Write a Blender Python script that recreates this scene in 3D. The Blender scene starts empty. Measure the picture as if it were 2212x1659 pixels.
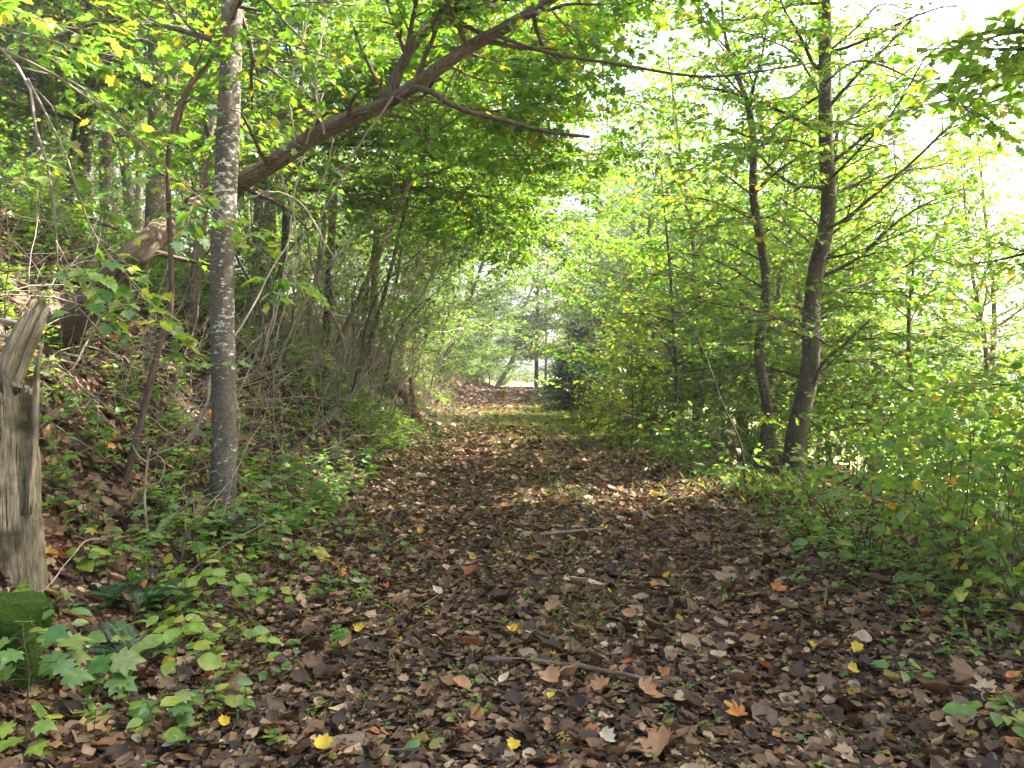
import bpy, math, random
import numpy as np
from mathutils import Vector, Matrix

# ------------------------------------------------------------------ basics
SC = bpy.context.scene
COL = SC.collection
UP = np.array([0., 0., 1.])
F, CX, CY = 1728.0, 1106.0, 829.5          # camera in photo units (2212 wide)
PITCH = math.radians(1.144)
EYE = np.array([0., 0., 1.5])
CP, SP_ = math.cos(PITCH), math.sin(PITCH)
SUN_AZ, SUN_EL = math.radians(71), math.radians(53)
SUNV = np.array([math.cos(SUN_EL)*math.sin(SUN_AZ), math.cos(SUN_EL)*math.cos(SUN_AZ), math.sin(SUN_EL)])


def norm(v):
    v = np.asarray(v, float)
    return v / (np.linalg.norm(v, axis=-1, keepdims=True) + 1e-9)


def ray(X, Y):
    u, v = (X-CX)/F, (CY-Y)/F
    return np.array([u, CP + v*SP_, -SP_ + v*CP])      # depth 1 along the view axis


def P(X, Y, D):
    return EYE + ray(X, Y)*D


# ------------------------------------------------------------------ terrain
def centre(y):
    return np.interp(y, [-10, 0, 9, 19, 35, 54, 70, 100, 200], [.3, .3, .42, .1, -.35, .1, .9, 2.6, 9])


def softplus(s, k):
    return k*np.logaddexp(0, s/k)


def terr(x, y):
    x = np.asarray(x, float); y = np.asarray(y, float)
    d = x - centre(y)
    wl = .25*np.sin(y*.55+1)+.15*np.sin(y*1.3)
    uL = softplus(-d-2.25+wl, .22)
    uL = 45*np.tanh(uL/45)
    z = .36*uL + 1.85*(1-np.exp(-uL/2.4))
    uR = softplus(d-3.5+wl, .3)
    z = z - 2.4*(1-np.exp(-uR/7.5))
    off = np.clip((np.abs(d)-1.6)/1.5, 0, 1)
    bump = (np.sin(x*2.1+y*.7)+np.sin(x*.9-y*1.7+2)+.6*np.sin(x*4.3+1)*np.sin(y*3.7))*.045
    z = z + bump*(.2+.8*off*np.clip(1-(uR/8), .3, 1))
    z = z + .035*np.exp(-(d/.55)**2) - .03*np.exp(-((np.abs(d)-1.1)/.4)**2)
    return z*(1-.85*np.clip((y-57)/22, 0, 1)*(d < 12)) - .022*np.clip(y-58, 0, 60)


def ground_at(X, Y, d0=1.5, d1=140):
    r = ray(X, Y)
    D = np.concatenate([np.arange(d0, 30, .02), np.arange(30, d1, .15)])
    p = EYE + r*D[:, None]
    g = p[:, 2] - terr(p[:, 0], p[:, 1])
    k = np.argmax(g < 0)
    if g[k] >= 0:
        k = len(D)-1
    q = p[k].copy(); q[2] = terr(q[0], q[1])
    return q, D[k]


def on_ground(x, y, dz=0.):
    return np.array([x, y, float(terr(x, y))+dz])


# ------------------------------------------------------------------ mesh collectors
class Tubes:
    def __init__(s):
        s.v, s.q, s.t, s.a, s.n = [], [], [], [], 0

    def tube(s, pts, rad, sides=6, cap=True, rough=0., flat=1., jag=0.):
        pts = np.asarray(pts, float); n = len(pts)
        rad = np.broadcast_to(np.asarray(rad, float), (n,))
        tg = np.gradient(pts, axis=0); tg = norm(tg)
        m = tg.mean(0)
        ref = np.array([1., 0, 0]) if abs(m[0]) < .7*np.linalg.norm(m)+1e-6 else np.array([0., 1, 0])
        a = norm(np.cross(tg, ref)); b = np.cross(tg, a)
        th = np.arange(sides)*2*np.pi/sides
        c, sn = np.cos(th), np.sin(th)
        off = a[:, None]*c[None, :, None] + b[:, None]*sn[None, :, None]
        rr = np.repeat(rad[:, None], sides, 1)
        if rough:
            g = np.random.default_rng(n*7+sides)
            rid = np.interp(np.arange(sides), np.arange(0, sides+1, 1), np.append(g.normal(0, 1, sides), 0))
            dr_ = np.cumsum(g.normal(0, .12, (n, sides)), 0)
            rr = rr*(1+rough*np.clip(rid*.5+dr_, -1.6, 1.6))*np.where(np.abs(sn) > .0, 1, 1)
            off = a[:, None]*c[None, :, None] + b[:, None]*sn[None, :, None]*flat
        v = pts[:, None] + off*rr[..., None]
        if jag:
            g = np.random.default_rng(5)
            v = v + (tg*np.clip(np.linspace(-4, 1, n), 0, 1)[:, None])[:, None]*(g.normal(0, jag, sides))[None, :, None]
        ln = np.concatenate([[0], np.cumsum(np.linalg.norm(np.diff(pts, axis=0), axis=1))])
        at = np.stack([rad[:, None]*c, rad[:, None]*sn, np.repeat(ln[:, None], sides, 1)], -1)
        s.v.append(v.reshape(-1, 3)); s.a.append(at.reshape(-1, 3))
        i = np.arange(n-1)[:, None]*sides; j = np.arange(sides)[None]; k = (j+1) % sides
        s.q.append(np.stack([i+j, i+k, i+sides+k, i+sides+j], -1).reshape(-1, 4)+s.n)
        s.n += n*sides
        if cap:
            for e, ring in ((0, 0), (n-1, (n-1)*sides)):
                s.v.append(pts[e:e+1]); s.a.append(np.array([[0, 0, ln[e]]]))
                idx = s.n - n*sides - (0 if e == 0 else 1) + ring
                jj = np.arange(sides); kk = (jj+1) % sides
                ctr = np.full(sides, s.n)
                f = np.stack([idx+kk, idx+jj, ctr], -1) if e == 0 else np.stack([idx+jj, idx+kk, ctr], -1)
                s.t.append(f); s.n += 1

    def build(s, name, mat, parent=None, origin=(0, 0, 0)):
        return make_mesh(name, np.concatenate(s.v)-np.asarray(origin), s.q, s.t, mat, parent, np.concatenate(s.a), True)


def make_mesh(name, v, quads, tris, mat, parent=None, attr=None, smooth=False):
    q = np.concatenate(quads) if len(quads) else np.zeros((0, 4), int)
    t = np.concatenate(tris) if len(tris) else np.zeros((0, 3), int)
    me = bpy.data.meshes.new(name)
    me.vertices.add(len(v)); me.vertices.foreach_set('co', np.ascontiguousarray(v, np.float32).ravel())
    nl = q.size + t.size; npoly = len(q)+len(t)
    me.loops.add(nl); me.loops.foreach_set('vertex_index', np.concatenate([q.ravel(), t.ravel()]).astype(np.int32))
    me.polygons.add(npoly)
    st = np.concatenate([np.arange(len(q))*4, len(q)*4+np.arange(len(t))*3]).astype(np.int32)
    me.polygons.foreach_set('loop_start', st)
    if smooth:
        me.polygons.foreach_set('use_smooth', np.ones(npoly, bool))
    me.update(calc_edges=True)
    if attr is not None:
        A = me.attributes.new('straight', 'FLOAT_VECTOR', 'POINT')
        A.data.foreach_set('vector', np.ascontiguousarray(attr, np.float32).ravel())
    me.materials.append(mat)
    o = bpy.data.objects.new(name, me); COL.objects.link(o)
    if parent is not None:
        o.parent = parent
    return o


def outline(pts, mid):
    """fan template: first vertex is mid, the rest the outline (x, y, z)"""
    v = np.array([mid]+pts, float); n = len(pts)
    t = np.array([[0, 1+i, 1+(i+1) % n] for i in range(n)])
    return v, t


def mirror(h):
    return h + [(-x, y, z) for x, y, z in h[::-1] if x != 0]


def sym(base, half, tip):
    return [base]+half+[tip]+[(-x, y, z) for x, y, z in half[::-1]]


TPL = {
    'dia': (np.array([[0, 0, 0], [.36, .42, .07], [0, 1, -.04], [-.36, .42, .07]]), np.array([[0, 1, 2], [0, 2, 3]])),
    'oval': outline(sym((0, 0, 0), [(.24, .16, .05), (.36, .42, .08), (.25, .74, .05)], (0, 1.05, -.06)), (0, .45, 0)),
    'tri3': outline(sym((0, 0, 0), [(.42, .22, .04), (.24, .42, .02), (.46, .72, .03), (.13, .68, 0)], (0, 1.02, -.05)), (0, .4, 0)),
    'maple': outline(sym((0, 0, 0), [(.2, -.08, .02), (.42, .03, .05), (.30, .18, .02), (.44, .24, .05), (.62, .44, .07), (.46, .48, .04),
                                     (.36, .50, .02), (.44, .76, .05), (.24, .70, .03), (.16, .84, .02)], (0, 1.1, -.07)), (0, .32, 0)),
}
TPL['lobe'] = outline(sym((0, 0, 0), [(.2, -.04, .02), (.44, .1, .06), (.40, .24, .03), (.56, .46, .07), (.38, .56, .03), (.36, .76, .05), (.18, .78, .02)], (0, 1.02, -.06)), (0, .38, 0))
TPL['frag'] = (np.array([[0, 0, 0], [.5, .2, .1], [.42, .8, -.05], [-.2, .95, .12], [-.45, .4, .02]]), np.array([[0, 1, 2], [0, 2, 3], [0, 3, 4]]))


_w = [(0, .10), (.28, .40), (.62, .36), (1, .06)]
TPL['crisp'] = (np.array([[k*w_, v_, .05*abs(k)] for v_, w_ in _w for k in (-1, 0, 1)]),
                np.array([t for r in range(3) for k in (0, 1) for t in ([r*3+k, r*3+k+1, r*3+k+4], [r*3+k, r*3+k+4, r*3+k+3])]))

# openings in the canopy through which the sun reaches the track
GAPS = [((.85, 9.05), .9), ((1.85, 9.75), .7), ((1.35, 8.6), .5), ((2.5, 10.4), .5), ((.9, 17.5), .5)]


class Leaves:
    def __init__(s):
        s.b = {}

    def thin(s, off=(0, 0, 0), keep=.06):
        """open the sun gaps: drop the leaves that stand in them"""
        g = np.random.default_rng(1)
        for tpl, l in s.b.items():
            pos, d, nm, sz, cu, wi = [np.concatenate([x[k] for x in l]) for k in range(6)]
            ok = np.ones(len(pos), bool)
            for (cx_, cy_), r in GAPS:
                w = pos+np.asarray(off)-np.array([cx_, cy_, float(terr(cx_, cy_))])
                al = w@SUNV; dist = np.linalg.norm(w-al[:, None]*SUNV, axis=1)
                ok &= ~((al > .8) & (dist < r*g.uniform(.8, 1.2, len(pos)))) | (g.random(len(pos)) < keep)
            s.b[tpl] = [(pos[ok], d[ok], nm[ok], sz[ok], cu[ok], wi[ok])]
        return s

    def add(s, tpl, pos, dr, nm, size, curl=0., wid=1.):
        pos = np.atleast_2d(pos)
        n = len(pos)
        g = lambda a: np.broadcast_to(np.asarray(a, float), (n,))
        s.b.setdefault(tpl, []).append((pos, np.broadcast_to(np.atleast_2d(dr), (n, 3)), np.broadcast_to(np.atleast_2d(nm), (n, 3)), g(size), g(curl), g(wid)))

    def count(s):
        return sum(len(x[0]) for l in s.b.values() for x in l)

    def arrays(s):
        V, T, n = [], [], 0
        for tpl, l in s.b.items():
            tv, tt = TPL[tpl]
            pos, d, nm, sz, cu, wi = [np.concatenate([x[k] for x in l]) for k in range(6)]
            d = norm(d); x = norm(np.cross(d, nm)); nn = np.cross(x, d)
            tx, ty = tv[:, 0][None]*wi[:, None], tv[:, 1][None]
            tz = tv[:, 2][None] + cu[:, None]*(tv[:, 0][None]**2*1.6+(ty-.4)**2)
            v = pos[:, None]+sz[:, None, None]*(tx[..., None]*x[:, None]+ty[..., None]*d[:, None]+tz[..., None]*nn[:, None])
            k, m = len(pos), len(tv)
            V.append(v.reshape(-1, 3)); T.append((tt[None]+(np.arange(k)*m)[:, None, None]).reshape(-1, 3)+n); n += k*m
        return np.concatenate(V), T

    def build(s, name, mat, parent=None, origin=(0, 0, 0), smooth=False):
        v, t = s.arrays()
        return make_mesh(name, v-np.asarray(origin), [], t, mat, parent, None, smooth)


# ------------------------------------------------------------------ materials
def new_mat(name):
    m = bpy.data.materials.new(name); m.use_nodes = True
    nt = m.node_tree; nt.nodes.clear()
    out = nt.nodes.new('ShaderNodeOutputMaterial')
    return m, nt, out


def nd(nt, t, **kw):
    n = nt.nodes.new(t)
    for k, v in kw.items():
        if k.startswith('i_'):
            n.inputs[k[2:].replace('_', ' ')].default_value = v
        else:
            setattr(n, k, v)
    return n


def ramp(nt, stops, interp='LINEAR'):
    r = nt.nodes.new('ShaderNodeValToRGB'); r.color_ramp.interpolation = interp
    e = r.color_ramp.elements
    while len(e) > 1:
        e.remove(e[-1])
    e[0].position = stops[0][0]; e[0].color = (*stops[0][1], 1)
    for p, c in stops[1:]:
        x = e.new(p); x.color = (*c, 1)
    return r


def leaf_mat(name, stops, trans=.5, tint=(1.5, 1.45, .6), gloss=.025, rough=.5):
    m, nt, out = new_mat(name); L = nt.links.new
    geo = nd(nt, 'ShaderNodeNewGeometry')
    rp = ramp(nt, stops); L(geo.outputs['Random Per Island'], rp.inputs['Fac'])
    # blotches within the leaf
    tc = nd(nt, 'ShaderNodeTexCoord'); nz = nd(nt, 'ShaderNodeTexNoise', i_Scale=28., i_Detail=3.)
    L(tc.outputs['Object'], nz.inputs['Vector'])
    mr = nd(nt, 'ShaderNodeMapRange', i_From_Min=.3, i_From_Max=.7, i_To_Min=.72, i_To_Max=1.25)
    L(nz.outputs['Fac'], mr.inputs['Value'])
    mul = nd(nt, 'ShaderNodeVectorMath', operation='SCALE')
    L(rp.outputs['Color'], mul.inputs[0]); L(mr.outputs['Result'], mul.inputs['Scale'])
    tn = nd(nt, 'ShaderNodeVectorMath', operation='MULTIPLY'); tn.inputs[1].default_value = tint
    L(mul.outputs[0], tn.inputs[0])
    tn.inputs[1].default_value = [c*1.6 for c in tint] if trans > .35 else tint
    df = nd(nt, 'ShaderNodeBsdfDiffuse'); L(mul.outputs[0], df.inputs['Color'])
    tr = nd(nt, 'ShaderNodeBsdfTranslucent'); L(tn.outputs[0], tr.inputs['Color'])
    mx = nd(nt, 'ShaderNodeMixShader'); mx.inputs[0].default_value = trans
    L(df.outputs[0], mx.inputs[1]); L(tr.outputs[0], mx.inputs[2])
    gl = nd(nt, 'ShaderNodeBsdfGlossy', i_Roughness=rough)
    gl.inputs['Color'].default_value = (.9, .95, 1, 1)
    m2 = nd(nt, 'ShaderNodeMixShader'); m2.inputs[0].default_value = gloss
    L(mx.outputs[0], m2.inputs[1]); L(gl.outputs[0], m2.inputs[2])
    L(m2.outputs[0], out.inputs['Surface'])
    return m


def bark_mat(name, dark, light, lichen=None, lich_amt=.5, scale=1., moss=None, moss_amt=.5, zs=.18, bump=.5, crack=None):
    m, nt, out = new_mat(name); L = nt.links.new
    at = nd(nt, 'ShaderNodeAttribute', attribute_name='straight')
    mp = nd(nt, 'ShaderNodeMapping'); mp.inputs['Scale'].default_value = (1, 1, zs)
    L(at.outputs['Vector'], mp.inputs['Vector'])
    n1 = nd(nt, 'ShaderNodeTexNoise', i_Scale=42*scale, i_Detail=5., i_Roughness=.65); L(mp.outputs[0], n1.inputs['Vector'])
    rp = ramp(nt, [(.3, dark), (.68, light)]); L(n1.outputs['Fac'], rp.inputs['Fac'])
    n0 = nd(nt, 'ShaderNodeTexNoise', i_Scale=3.2, i_Detail=3.); L(at.outputs['Vector'], n0.inputs['Vector'])
    mr = nd(nt, 'ShaderNodeMapRange', i_From_Min=.3, i_From_Max=.7, i_To_Min=.65, i_To_Max=1.3); L(n0.outputs['Fac'], mr.inputs['Value'])
    sc = nd(nt, 'ShaderNodeVectorMath', operation='SCALE'); L(rp.outputs['Color'], sc.inputs[0]); L(mr.outputs[0], sc.inputs['Scale'])
    col = sc.outputs[0]
    if lichen:
        mp2 = nd(nt, 'ShaderNodeMapping'); mp2.inputs['Scale'].default_value = (1, 1, 2.2); L(at.outputs['Vector'], mp2.inputs['Vector'])
        n2 = nd(nt, 'ShaderNodeTexNoise', i_Scale=16., i_Detail=6., i_Roughness=.7); L(mp2.outputs[0], n2.inputs['Vector'])
        n3 = nd(nt, 'ShaderNodeTexNoise', i_Scale=1.3, i_Detail=2.); L(at.outputs['Vector'], n3.inputs['Vector'])
        ad = nd(nt, 'ShaderNodeMath', operation='MULTIPLY_ADD'); L(n3.outputs['Fac'], ad.inputs[0]); ad.inputs[1].default_value = .55; L(n2.outputs['Fac'], ad.inputs[2])
        r2 = ramp(nt, [(.90-.12*lich_amt*2, (0, 0, 0)), (.96-.12*lich_amt*2, (1, 1, 1))]); L(ad.outputs[0], r2.inputs['Fac'])
        mx = nd(nt, 'ShaderNodeMix', data_type='RGBA'); L(r2.outputs['Color'], mx.inputs[0]); L(col, mx.inputs[6]); mx.inputs[7].default_value = (*lichen, 1)
        col = mx.outputs[2]
    if crack:
        mp3 = nd(nt, 'ShaderNodeMapping'); mp3.inputs['Scale'].default_value = (1, 1, .035); L(at.outputs['Vector'], mp3.inputs['Vector'])
        n5 = nd(nt, 'ShaderNodeTexNoise', i_Scale=95., i_Detail=4., i_Roughness=.6); L(mp3.outputs[0], n5.inputs['Vector'])
        r5 = ramp(nt, [(.36, (1, 1, 1)), (.44, (0, 0, 0))]); L(n5.outputs['Fac'], r5.inputs['Fac'])
        mx = nd(nt, 'ShaderNodeMix', data_type='RGBA'); L(r5.outputs['Color'], mx.inputs[0]); L(col, mx.inputs[6]); mx.inputs[7].default_value = (*crack, 1)
        col = mx.outputs[2]
    if moss:
        n4 = nd(nt, 'ShaderNodeTexNoise', i_Scale=5., i_Detail=5.); L(at.outputs['Vector'], n4.inputs['Vector'])
        r4 = ramp(nt, [(.62-.2*moss_amt, (0, 0, 0)), (.74-.2*moss_amt, (1, 1, 1))]); L(n4.outputs['Fac'], r4.inputs['Fac'])
        mx = nd(nt, 'ShaderNodeMix', data_type='RGBA'); L(r4.outputs['Color'], mx.inputs[0]); L(col, mx.inputs[6]); mx.inputs[7].default_value = (*moss, 1)
        col = mx.outputs[2]
    bs = nd(nt, 'ShaderNodeBsdfPrincipled', i_Roughness=.9)
    bs.inputs['Specular IOR Level'].default_value = .15
    L(col, bs.inputs['Base Color'])
    bp = nd(nt, 'ShaderNodeBump', i_Strength=bump, i_Distance=.02); L(n1.outputs['Fac'], bp.inputs['Height']); L(bp.outputs[0], bs.inputs['Normal'])
    L(bs.outputs[0], out.inputs['Surface'])
    return m


def ground_mat(name, cols, scale=1., bump=.6):
    m, nt, out = new_mat(name); L = nt.links.new
    tc = nd(nt, 'ShaderNodeTexCoord')
    n1 = nd(nt, 'ShaderNodeTexNoise', i_Scale=22*scale, i_Detail=6., i_Roughness=.7); L(tc.outputs['Object'], n1.inputs['Vector'])
    n2 = nd(nt, 'ShaderNodeTexNoise', i_Scale=.9*scale, i_Detail=3.); L(tc.outputs['Object'], n2.inputs['Vector'])
    ad = nd(nt, 'ShaderNodeMath', operation='MULTIPLY_ADD'); L(n2.outputs['Fac'], ad.inputs[0]); ad.inputs[1].default_value = .5; L(n1.outputs['Fac'], ad.inputs[2])
    rp = ramp(nt, cols); L(ad.outputs[0], rp.inputs['Fac'])
    bs = nd(nt, 'ShaderNodeBsdfPrincipled', i_Roughness=.95); bs.inputs['Specular IOR Level'].default_value = .1
    L(rp.outputs['Color'], bs.inputs['Base Color'])
    bp = nd(nt, 'ShaderNodeBump', i_Strength=bump, i_Distance=.04); L(n1.outputs['Fac'], bp.inputs['Height']); L(bp.outputs[0], bs.inputs['Normal'])
    L(bs.outputs[0], out.inputs['Surface'])
    return m


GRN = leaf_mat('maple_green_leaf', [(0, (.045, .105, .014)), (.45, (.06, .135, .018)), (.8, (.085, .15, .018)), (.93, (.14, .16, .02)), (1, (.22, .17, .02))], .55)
DKG = leaf_mat('deep_green_leaf', [(0, (.035, .085, .018)), (.6, (.05, .115, .022)), (.9, (.09, .13, .02)), (.96, (.2, .16, .02)), (1, (.22, .1, .02))], .5)  # deeper green leaf with a few yellow and rust ones
YGR = leaf_mat('yellow_green_leaf', [(0, (.05, .12, .016)), (.5, (.072, .15, .02)), (.85, (.11, .17, .022)), (.97, (.2, .19, .025)), (1, (.2, .09, .03))], .55, (1.45, 1.4, .6))
BLG = leaf_mat('bluish_green_leaf', [(0, (.05, .10, .04)), (.6, (.07, .13, .05)), (1, (.11, .15, .045))], .45, (1.2, 1.3, .8))
YEL = leaf_mat('bright_yellow_green_leaf', [(0, (.14, .2, .022)), (.5, (.2, .25, .025)), (1, (.3, .29, .035))], .5, (1.4, 1.35, .6))
SEED = leaf_mat('seedling_leaf', [(0, (.06, .145, .03)), (.5, (.095, .185, .032)), (.85, (.14, .2, .034)), (1, (.27, .25, .04))], .45, (1.4, 1.4, .55), .03)
LIME = leaf_mat('lime_leaf', [(0, (.11, .21, .025)), (.6, (.17, .25, .026)), (1, (.3, .29, .035))], .45, (1.3, 1.35, .5), .03)
MSEED = leaf_mat('maple_seedling_leaf', [(0, (.045, .125, .024)), (.7, (.075, .165, .028)), (1, (.13, .18, .03))], .45, (1.4, 1.4, .55), .03)
FERN = leaf_mat('dark_needle', [(0, (.02, .055, .02)), (1, (.035, .085, .028))], .25)
CEDAR = leaf_mat('cedar_needle', [(0, (.022, .045, .022)), (1, (.05, .075, .04))], .2)
GRASSM = leaf_mat('grass_blade', [(0, (.05, .095, .02)), (.65, (.08, .125, .028)), (.9, (.15, .15, .05)), (1, (.25, .21, .09))], .4)
LITTER = leaf_mat('fallen_leaf_brown', [(0, (.024, .0145, .0095)), (.24, (.044, .025, .0155)), (.46, (.08, .045, .025)), (.63, (.13, .073, .039)),
                                        (.77, (.2, .118, .062)), (.84, (.15, .105, .07)), (.9, (.3, .205, .125)), (.94, (.38, .3, .2)), (.956, (.3, .11, .03)), (.973, (.15, .05, .023)), (.99, (.36, .25, .033)), (1, (.12, .16, .035))],
                  .18, (1.3, 1.0, .7), .02, .6)
YELLOWF = leaf_mat('fallen_leaf_yellow', [(0, (.42, .29, .015)), (1, (.5, .37, .025))], .25, (1.1, 1, .6))
TANF = leaf_mat('fallen_leaf_tan', [(0, (.27, .14, .065)), (1, (.34, .2, .1))], .25, (1.2, 1, .7))
PALEF = leaf_mat('fallen_leaf_pale', [(0, (.36, .32, .22)), (1, (.44, .39, .28))], .2, (1, 1, .9))
ORANGEF = leaf_mat('fallen_leaf_orange', [(0, (.38, .13, .03)), (1, (.42, .16, .04))], .25, (1.2, 1, .6))

B_GREY = bark_mat('lichen_spotted_bark', (.06, .05, .04), (.15, .128, .105), (.48, .48, .45), .22, 1., None, .5, .9)
B_LEAN = bark_mat('ridged_brown_bark', (.038, .027, .019), (.165, .122, .088), None, .2, 1.5, (.09, .085, .03), .25, .3, 1.)
B_RED = bark_mat('red_brown_bark', (.05, .03, .027), (.14, .09, .075), None)
B_DARK = bark_mat('dark_bark', (.03, .024, .02), (.11, .085, .066), (.3, .3, .26), .16, 1, (.06, .075, .02), .35)  # dark brown bark with pale lichen flecks and moss blotches
B_BRN = bark_mat('brown_forest_bark', (.07, .05, .035), (.2, .15, .105), (.4, .39, .33), .22)
B_PALE = bark_mat('pale_stem_bark', (.17, .14, .11), (.4, .35, .28), None, .5, 1, None)
B_TWIG = bark_mat('dead_twig_bark', (.10, .08, .062), (.26, .22, .18), None)
B_BRUSH = bark_mat('grey_brush_bark', (.13, .105, .08), (.32, .27, .215), None)
B_STICK = bark_mat('fallen_stick_bark', (.06, .043, .033), (.19, .135, .10), None)
B_SNAG = bark_mat('weathered_bare_wood', (.10, .08, .052), (.33, .285, .2), None, .5, 1.8, (.06, .05, .024), .5, .12, 1., (.03, .02, .012))
B_ROT = bark_mat('rotten_red_wood', (.04, .018, .011), (.2, .07, .03), None, .5, .6, None, .4, .1, 1.)
STEM = bark_mat('green_brown_stem', (.05, .04, .025), (.12, .1, .05))

# ------------------------------------------------------------------ objects


def tag(o, label=None, cat=None, group=None, kind=None):
    for k, v in (('label', label), ('category', cat), ('group', group), ('kind', kind)):
        if v:
            o[k] = v
    return o


def thing(name, label, cat, loc, group=None):
    o = bpy.data.objects.new(name, None); COL.objects.link(o)
    o.location = Vector([float(c) for c in loc]); o.empty_display_size = .1
    return tag(o, label, cat, group)


def kids(o):
    return [c for c in COL.objects if c.parent == o]


def copy_thing(root, ch, loc, rz, s=1., label=None, group=None, sz=None):
    r = root.copy(); COL.objects.link(r)
    r.location = Vector([float(c) for c in loc]); r.rotation_euler = (0, 0, rz); r.scale = (s, s, sz or s)
    if label:
        r['label'] = label
    if group:
        r['group'] = group
    for c in ch:
        d = c.copy(); COL.objects.link(d); d.parent = r
    return r


def plant(name, label, cat, base, T, L, bark, leaf, group=None, pn=('trunk', 'crown')):
    r = thing(name, label, cat, base, group)
    ch = []
    if T.n:
        ch.append(T.build(pn[0], bark, r, base))
    if L.b:
        ch.append(L.thin().build(pn[1], leaf, r, base))
    return r, ch


# ------------------------------------------------------------------ growth
def smooth(pts, n):
    p = np.asarray(pts, float)
    if len(p) < 3:
        t = np.linspace(0, 1, n)[:, None]
        return p[0]*(1-t)+p[-1]*t
    e = np.vstack([2*p[0]-p[1], p, 2*p[-1]-p[-2]])
    ts = np.linspace(0, len(p)-1-1e-6, n); i = ts.astype(int); f = (ts-i)[:, None]
    a, b, c, d = e[i], e[i+1], e[i+2], e[i+3]
    return .5*(2*b+(c-a)*f+(2*a-5*b+4*c-d)*f**2+(3*b-a-3*c+d)*f**3)


def wander(rng, p0, d0, L, n, wob, grav=0.):
    p = np.array(p0, float); d = norm(d0); out = [p.copy()]
    for _ in range(n):
        d = norm(d+rng.normal(0, wob, 3)+np.array([0, 0, grav]))
        p = p+d*L/n; out.append(p.copy())
    return np.array(out)


def sample(pts, t):
    n = len(pts)-1; x = min(max(t, 0), .9999)*n; i = int(x); f = x-i
    return pts[i]*(1-f)+pts[i+1]*f, norm(pts[i+1]-pts[i])


SPEC = dict(sp=[0, .09, .16], lf=[0, .32, .45], lsp=.035, ls=.085, rmin=.002, grav=[-.03, -.03, -.02], t0=.15, tpl='dia', nj=.45, ang=(35, 65))


def spec(**k):
    d = dict(SPEC); d.update(k); return d


def limb(T, L, rng, pts, r0, sp, lev, upn=None):
    n = len(pts)
    if r0 >= sp['rmin']:
        T.tube(pts, np.linspace(r0, max(r0*.3, .0012), n), (3, 4, 6, 8)[min(lev, 3)], lev > 1)
    ln = np.linalg.norm(np.diff(pts, axis=0), axis=1).sum()
    if lev == 0:
        k = max(2, int(ln/sp['lsp']))
        t = np.clip((np.arange(k)+rng.random(k))/k*.95+.08, 0, .999)
        x = t*(n-1); i = x.astype(int); f = (x-i)[:, None]
        pos = pts[i]*(1-f)+pts[i+1]*f; tg = norm(pts[i+1]-pts[i])
        sg = np.where(np.arange(k) % 2 == 0, 1., -1.)[:, None]*rng.uniform(.5, 1.1, (k, 1)); sg[-1] *= .2
        nm = norm(UP+rng.normal(0, sp['nj'], (k, 3)))
        dr = norm(tg*.7+np.cross(tg, UP)*sg+rng.normal(0, .25, (k, 3))+np.array([0, 0, -.28]))
        s = sp['ls']*rng.uniform(.6, 1.25, k)
        L.add(sp['tpl'], pos+dr*s[:, None]*.2, dr, nm, s, rng.normal(0, .12, k), rng.uniform(.8, 1.15, k))
        return
    t0 = sp['t0'] if lev > 1 else .1
    k = max(1, int(ln*(1-t0)/sp['sp'][lev]))
    up = UP if upn is None else upn
    sgn = 1
    for i in range(k):
        t = t0+(1-t0)*(i+rng.random())/k
        p, tg = sample(pts, t)
        u = norm(up+rng.normal(0, .22, 3))
        sd = norm(np.cross(tg, u)); a = math.radians(rng.uniform(*sp['ang'])); sgn = -sgn
        d = tg*math.cos(a)+sd*sgn*math.sin(a)
        cl = ln*sp['lf'][lev]*(1-.55*t)*rng.uniform(.65, 1.2)
        cl = max(cl, .12)
        limb(T, L, rng, wander(rng, p, d, cl, 4 if lev > 1 else 3, .14, sp['grav'][lev]), min(r0*.5*(1-.4*t), .03), sp, lev-1)
    p, tg = sample(pts, .97)
    limb(T, L, rng, wander(rng, p, tg, max(.15, ln*.12), 3, .15), r0*.3, sp, max(0, lev-2))


def auto_tree(rng, base, H, r, sp, nl, t0=.3, reach=.35, bias=None, lean=(0, 0), wob=.04, el=(5, 55), lev=2, prof=None, sides=9):
    T, L = Tubes(), Leaves()
    base = np.asarray(base, float)
    pts = wander(rng, base-UP*.25, UP+np.array([lean[0], lean[1], 0]), H, 12, wob, .02)
    rad = r*(1-np.linspace(0, 1, 13)**1.2*.88); rad[0] *= 1.5; rad[1] *= 1.08
    ps = smooth(pts, 26); T.tube(ps, np.interp(np.linspace(0, 1, 26), np.linspace(0, 1, 13), rad), sides)
    az = rng.uniform(0, 6.28)
    for i in range(nl):
        t = t0+(1-t0)*(i+rng.random()*.8)/nl
        p, tg = sample(ps, t); az += 2.4+rng.normal(0, .3)
        e = math.radians(np.interp(t, [t0, 1], el)+rng.normal(0, 8))
        d = np.array([math.cos(az)*math.cos(e), math.sin(az)*math.cos(e), math.sin(e)])
        ll = H*reach*(prof(t) if prof else (1.1-.75*(t-t0)/(1-t0)))*rng.uniform(.7, 1.15)
        if bias is not None:
            d = norm(d+np.asarray(bias)*.6); ll *= .75+.5*max(0, float(np.dot(norm(d), norm(bias))))
        limb(T, L, rng, wander(rng, p, d, ll, 7, .10, -.015), np.interp(t, np.linspace(0, 1, 13), rad)*.45, sp, lev)
    return T, L


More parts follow.
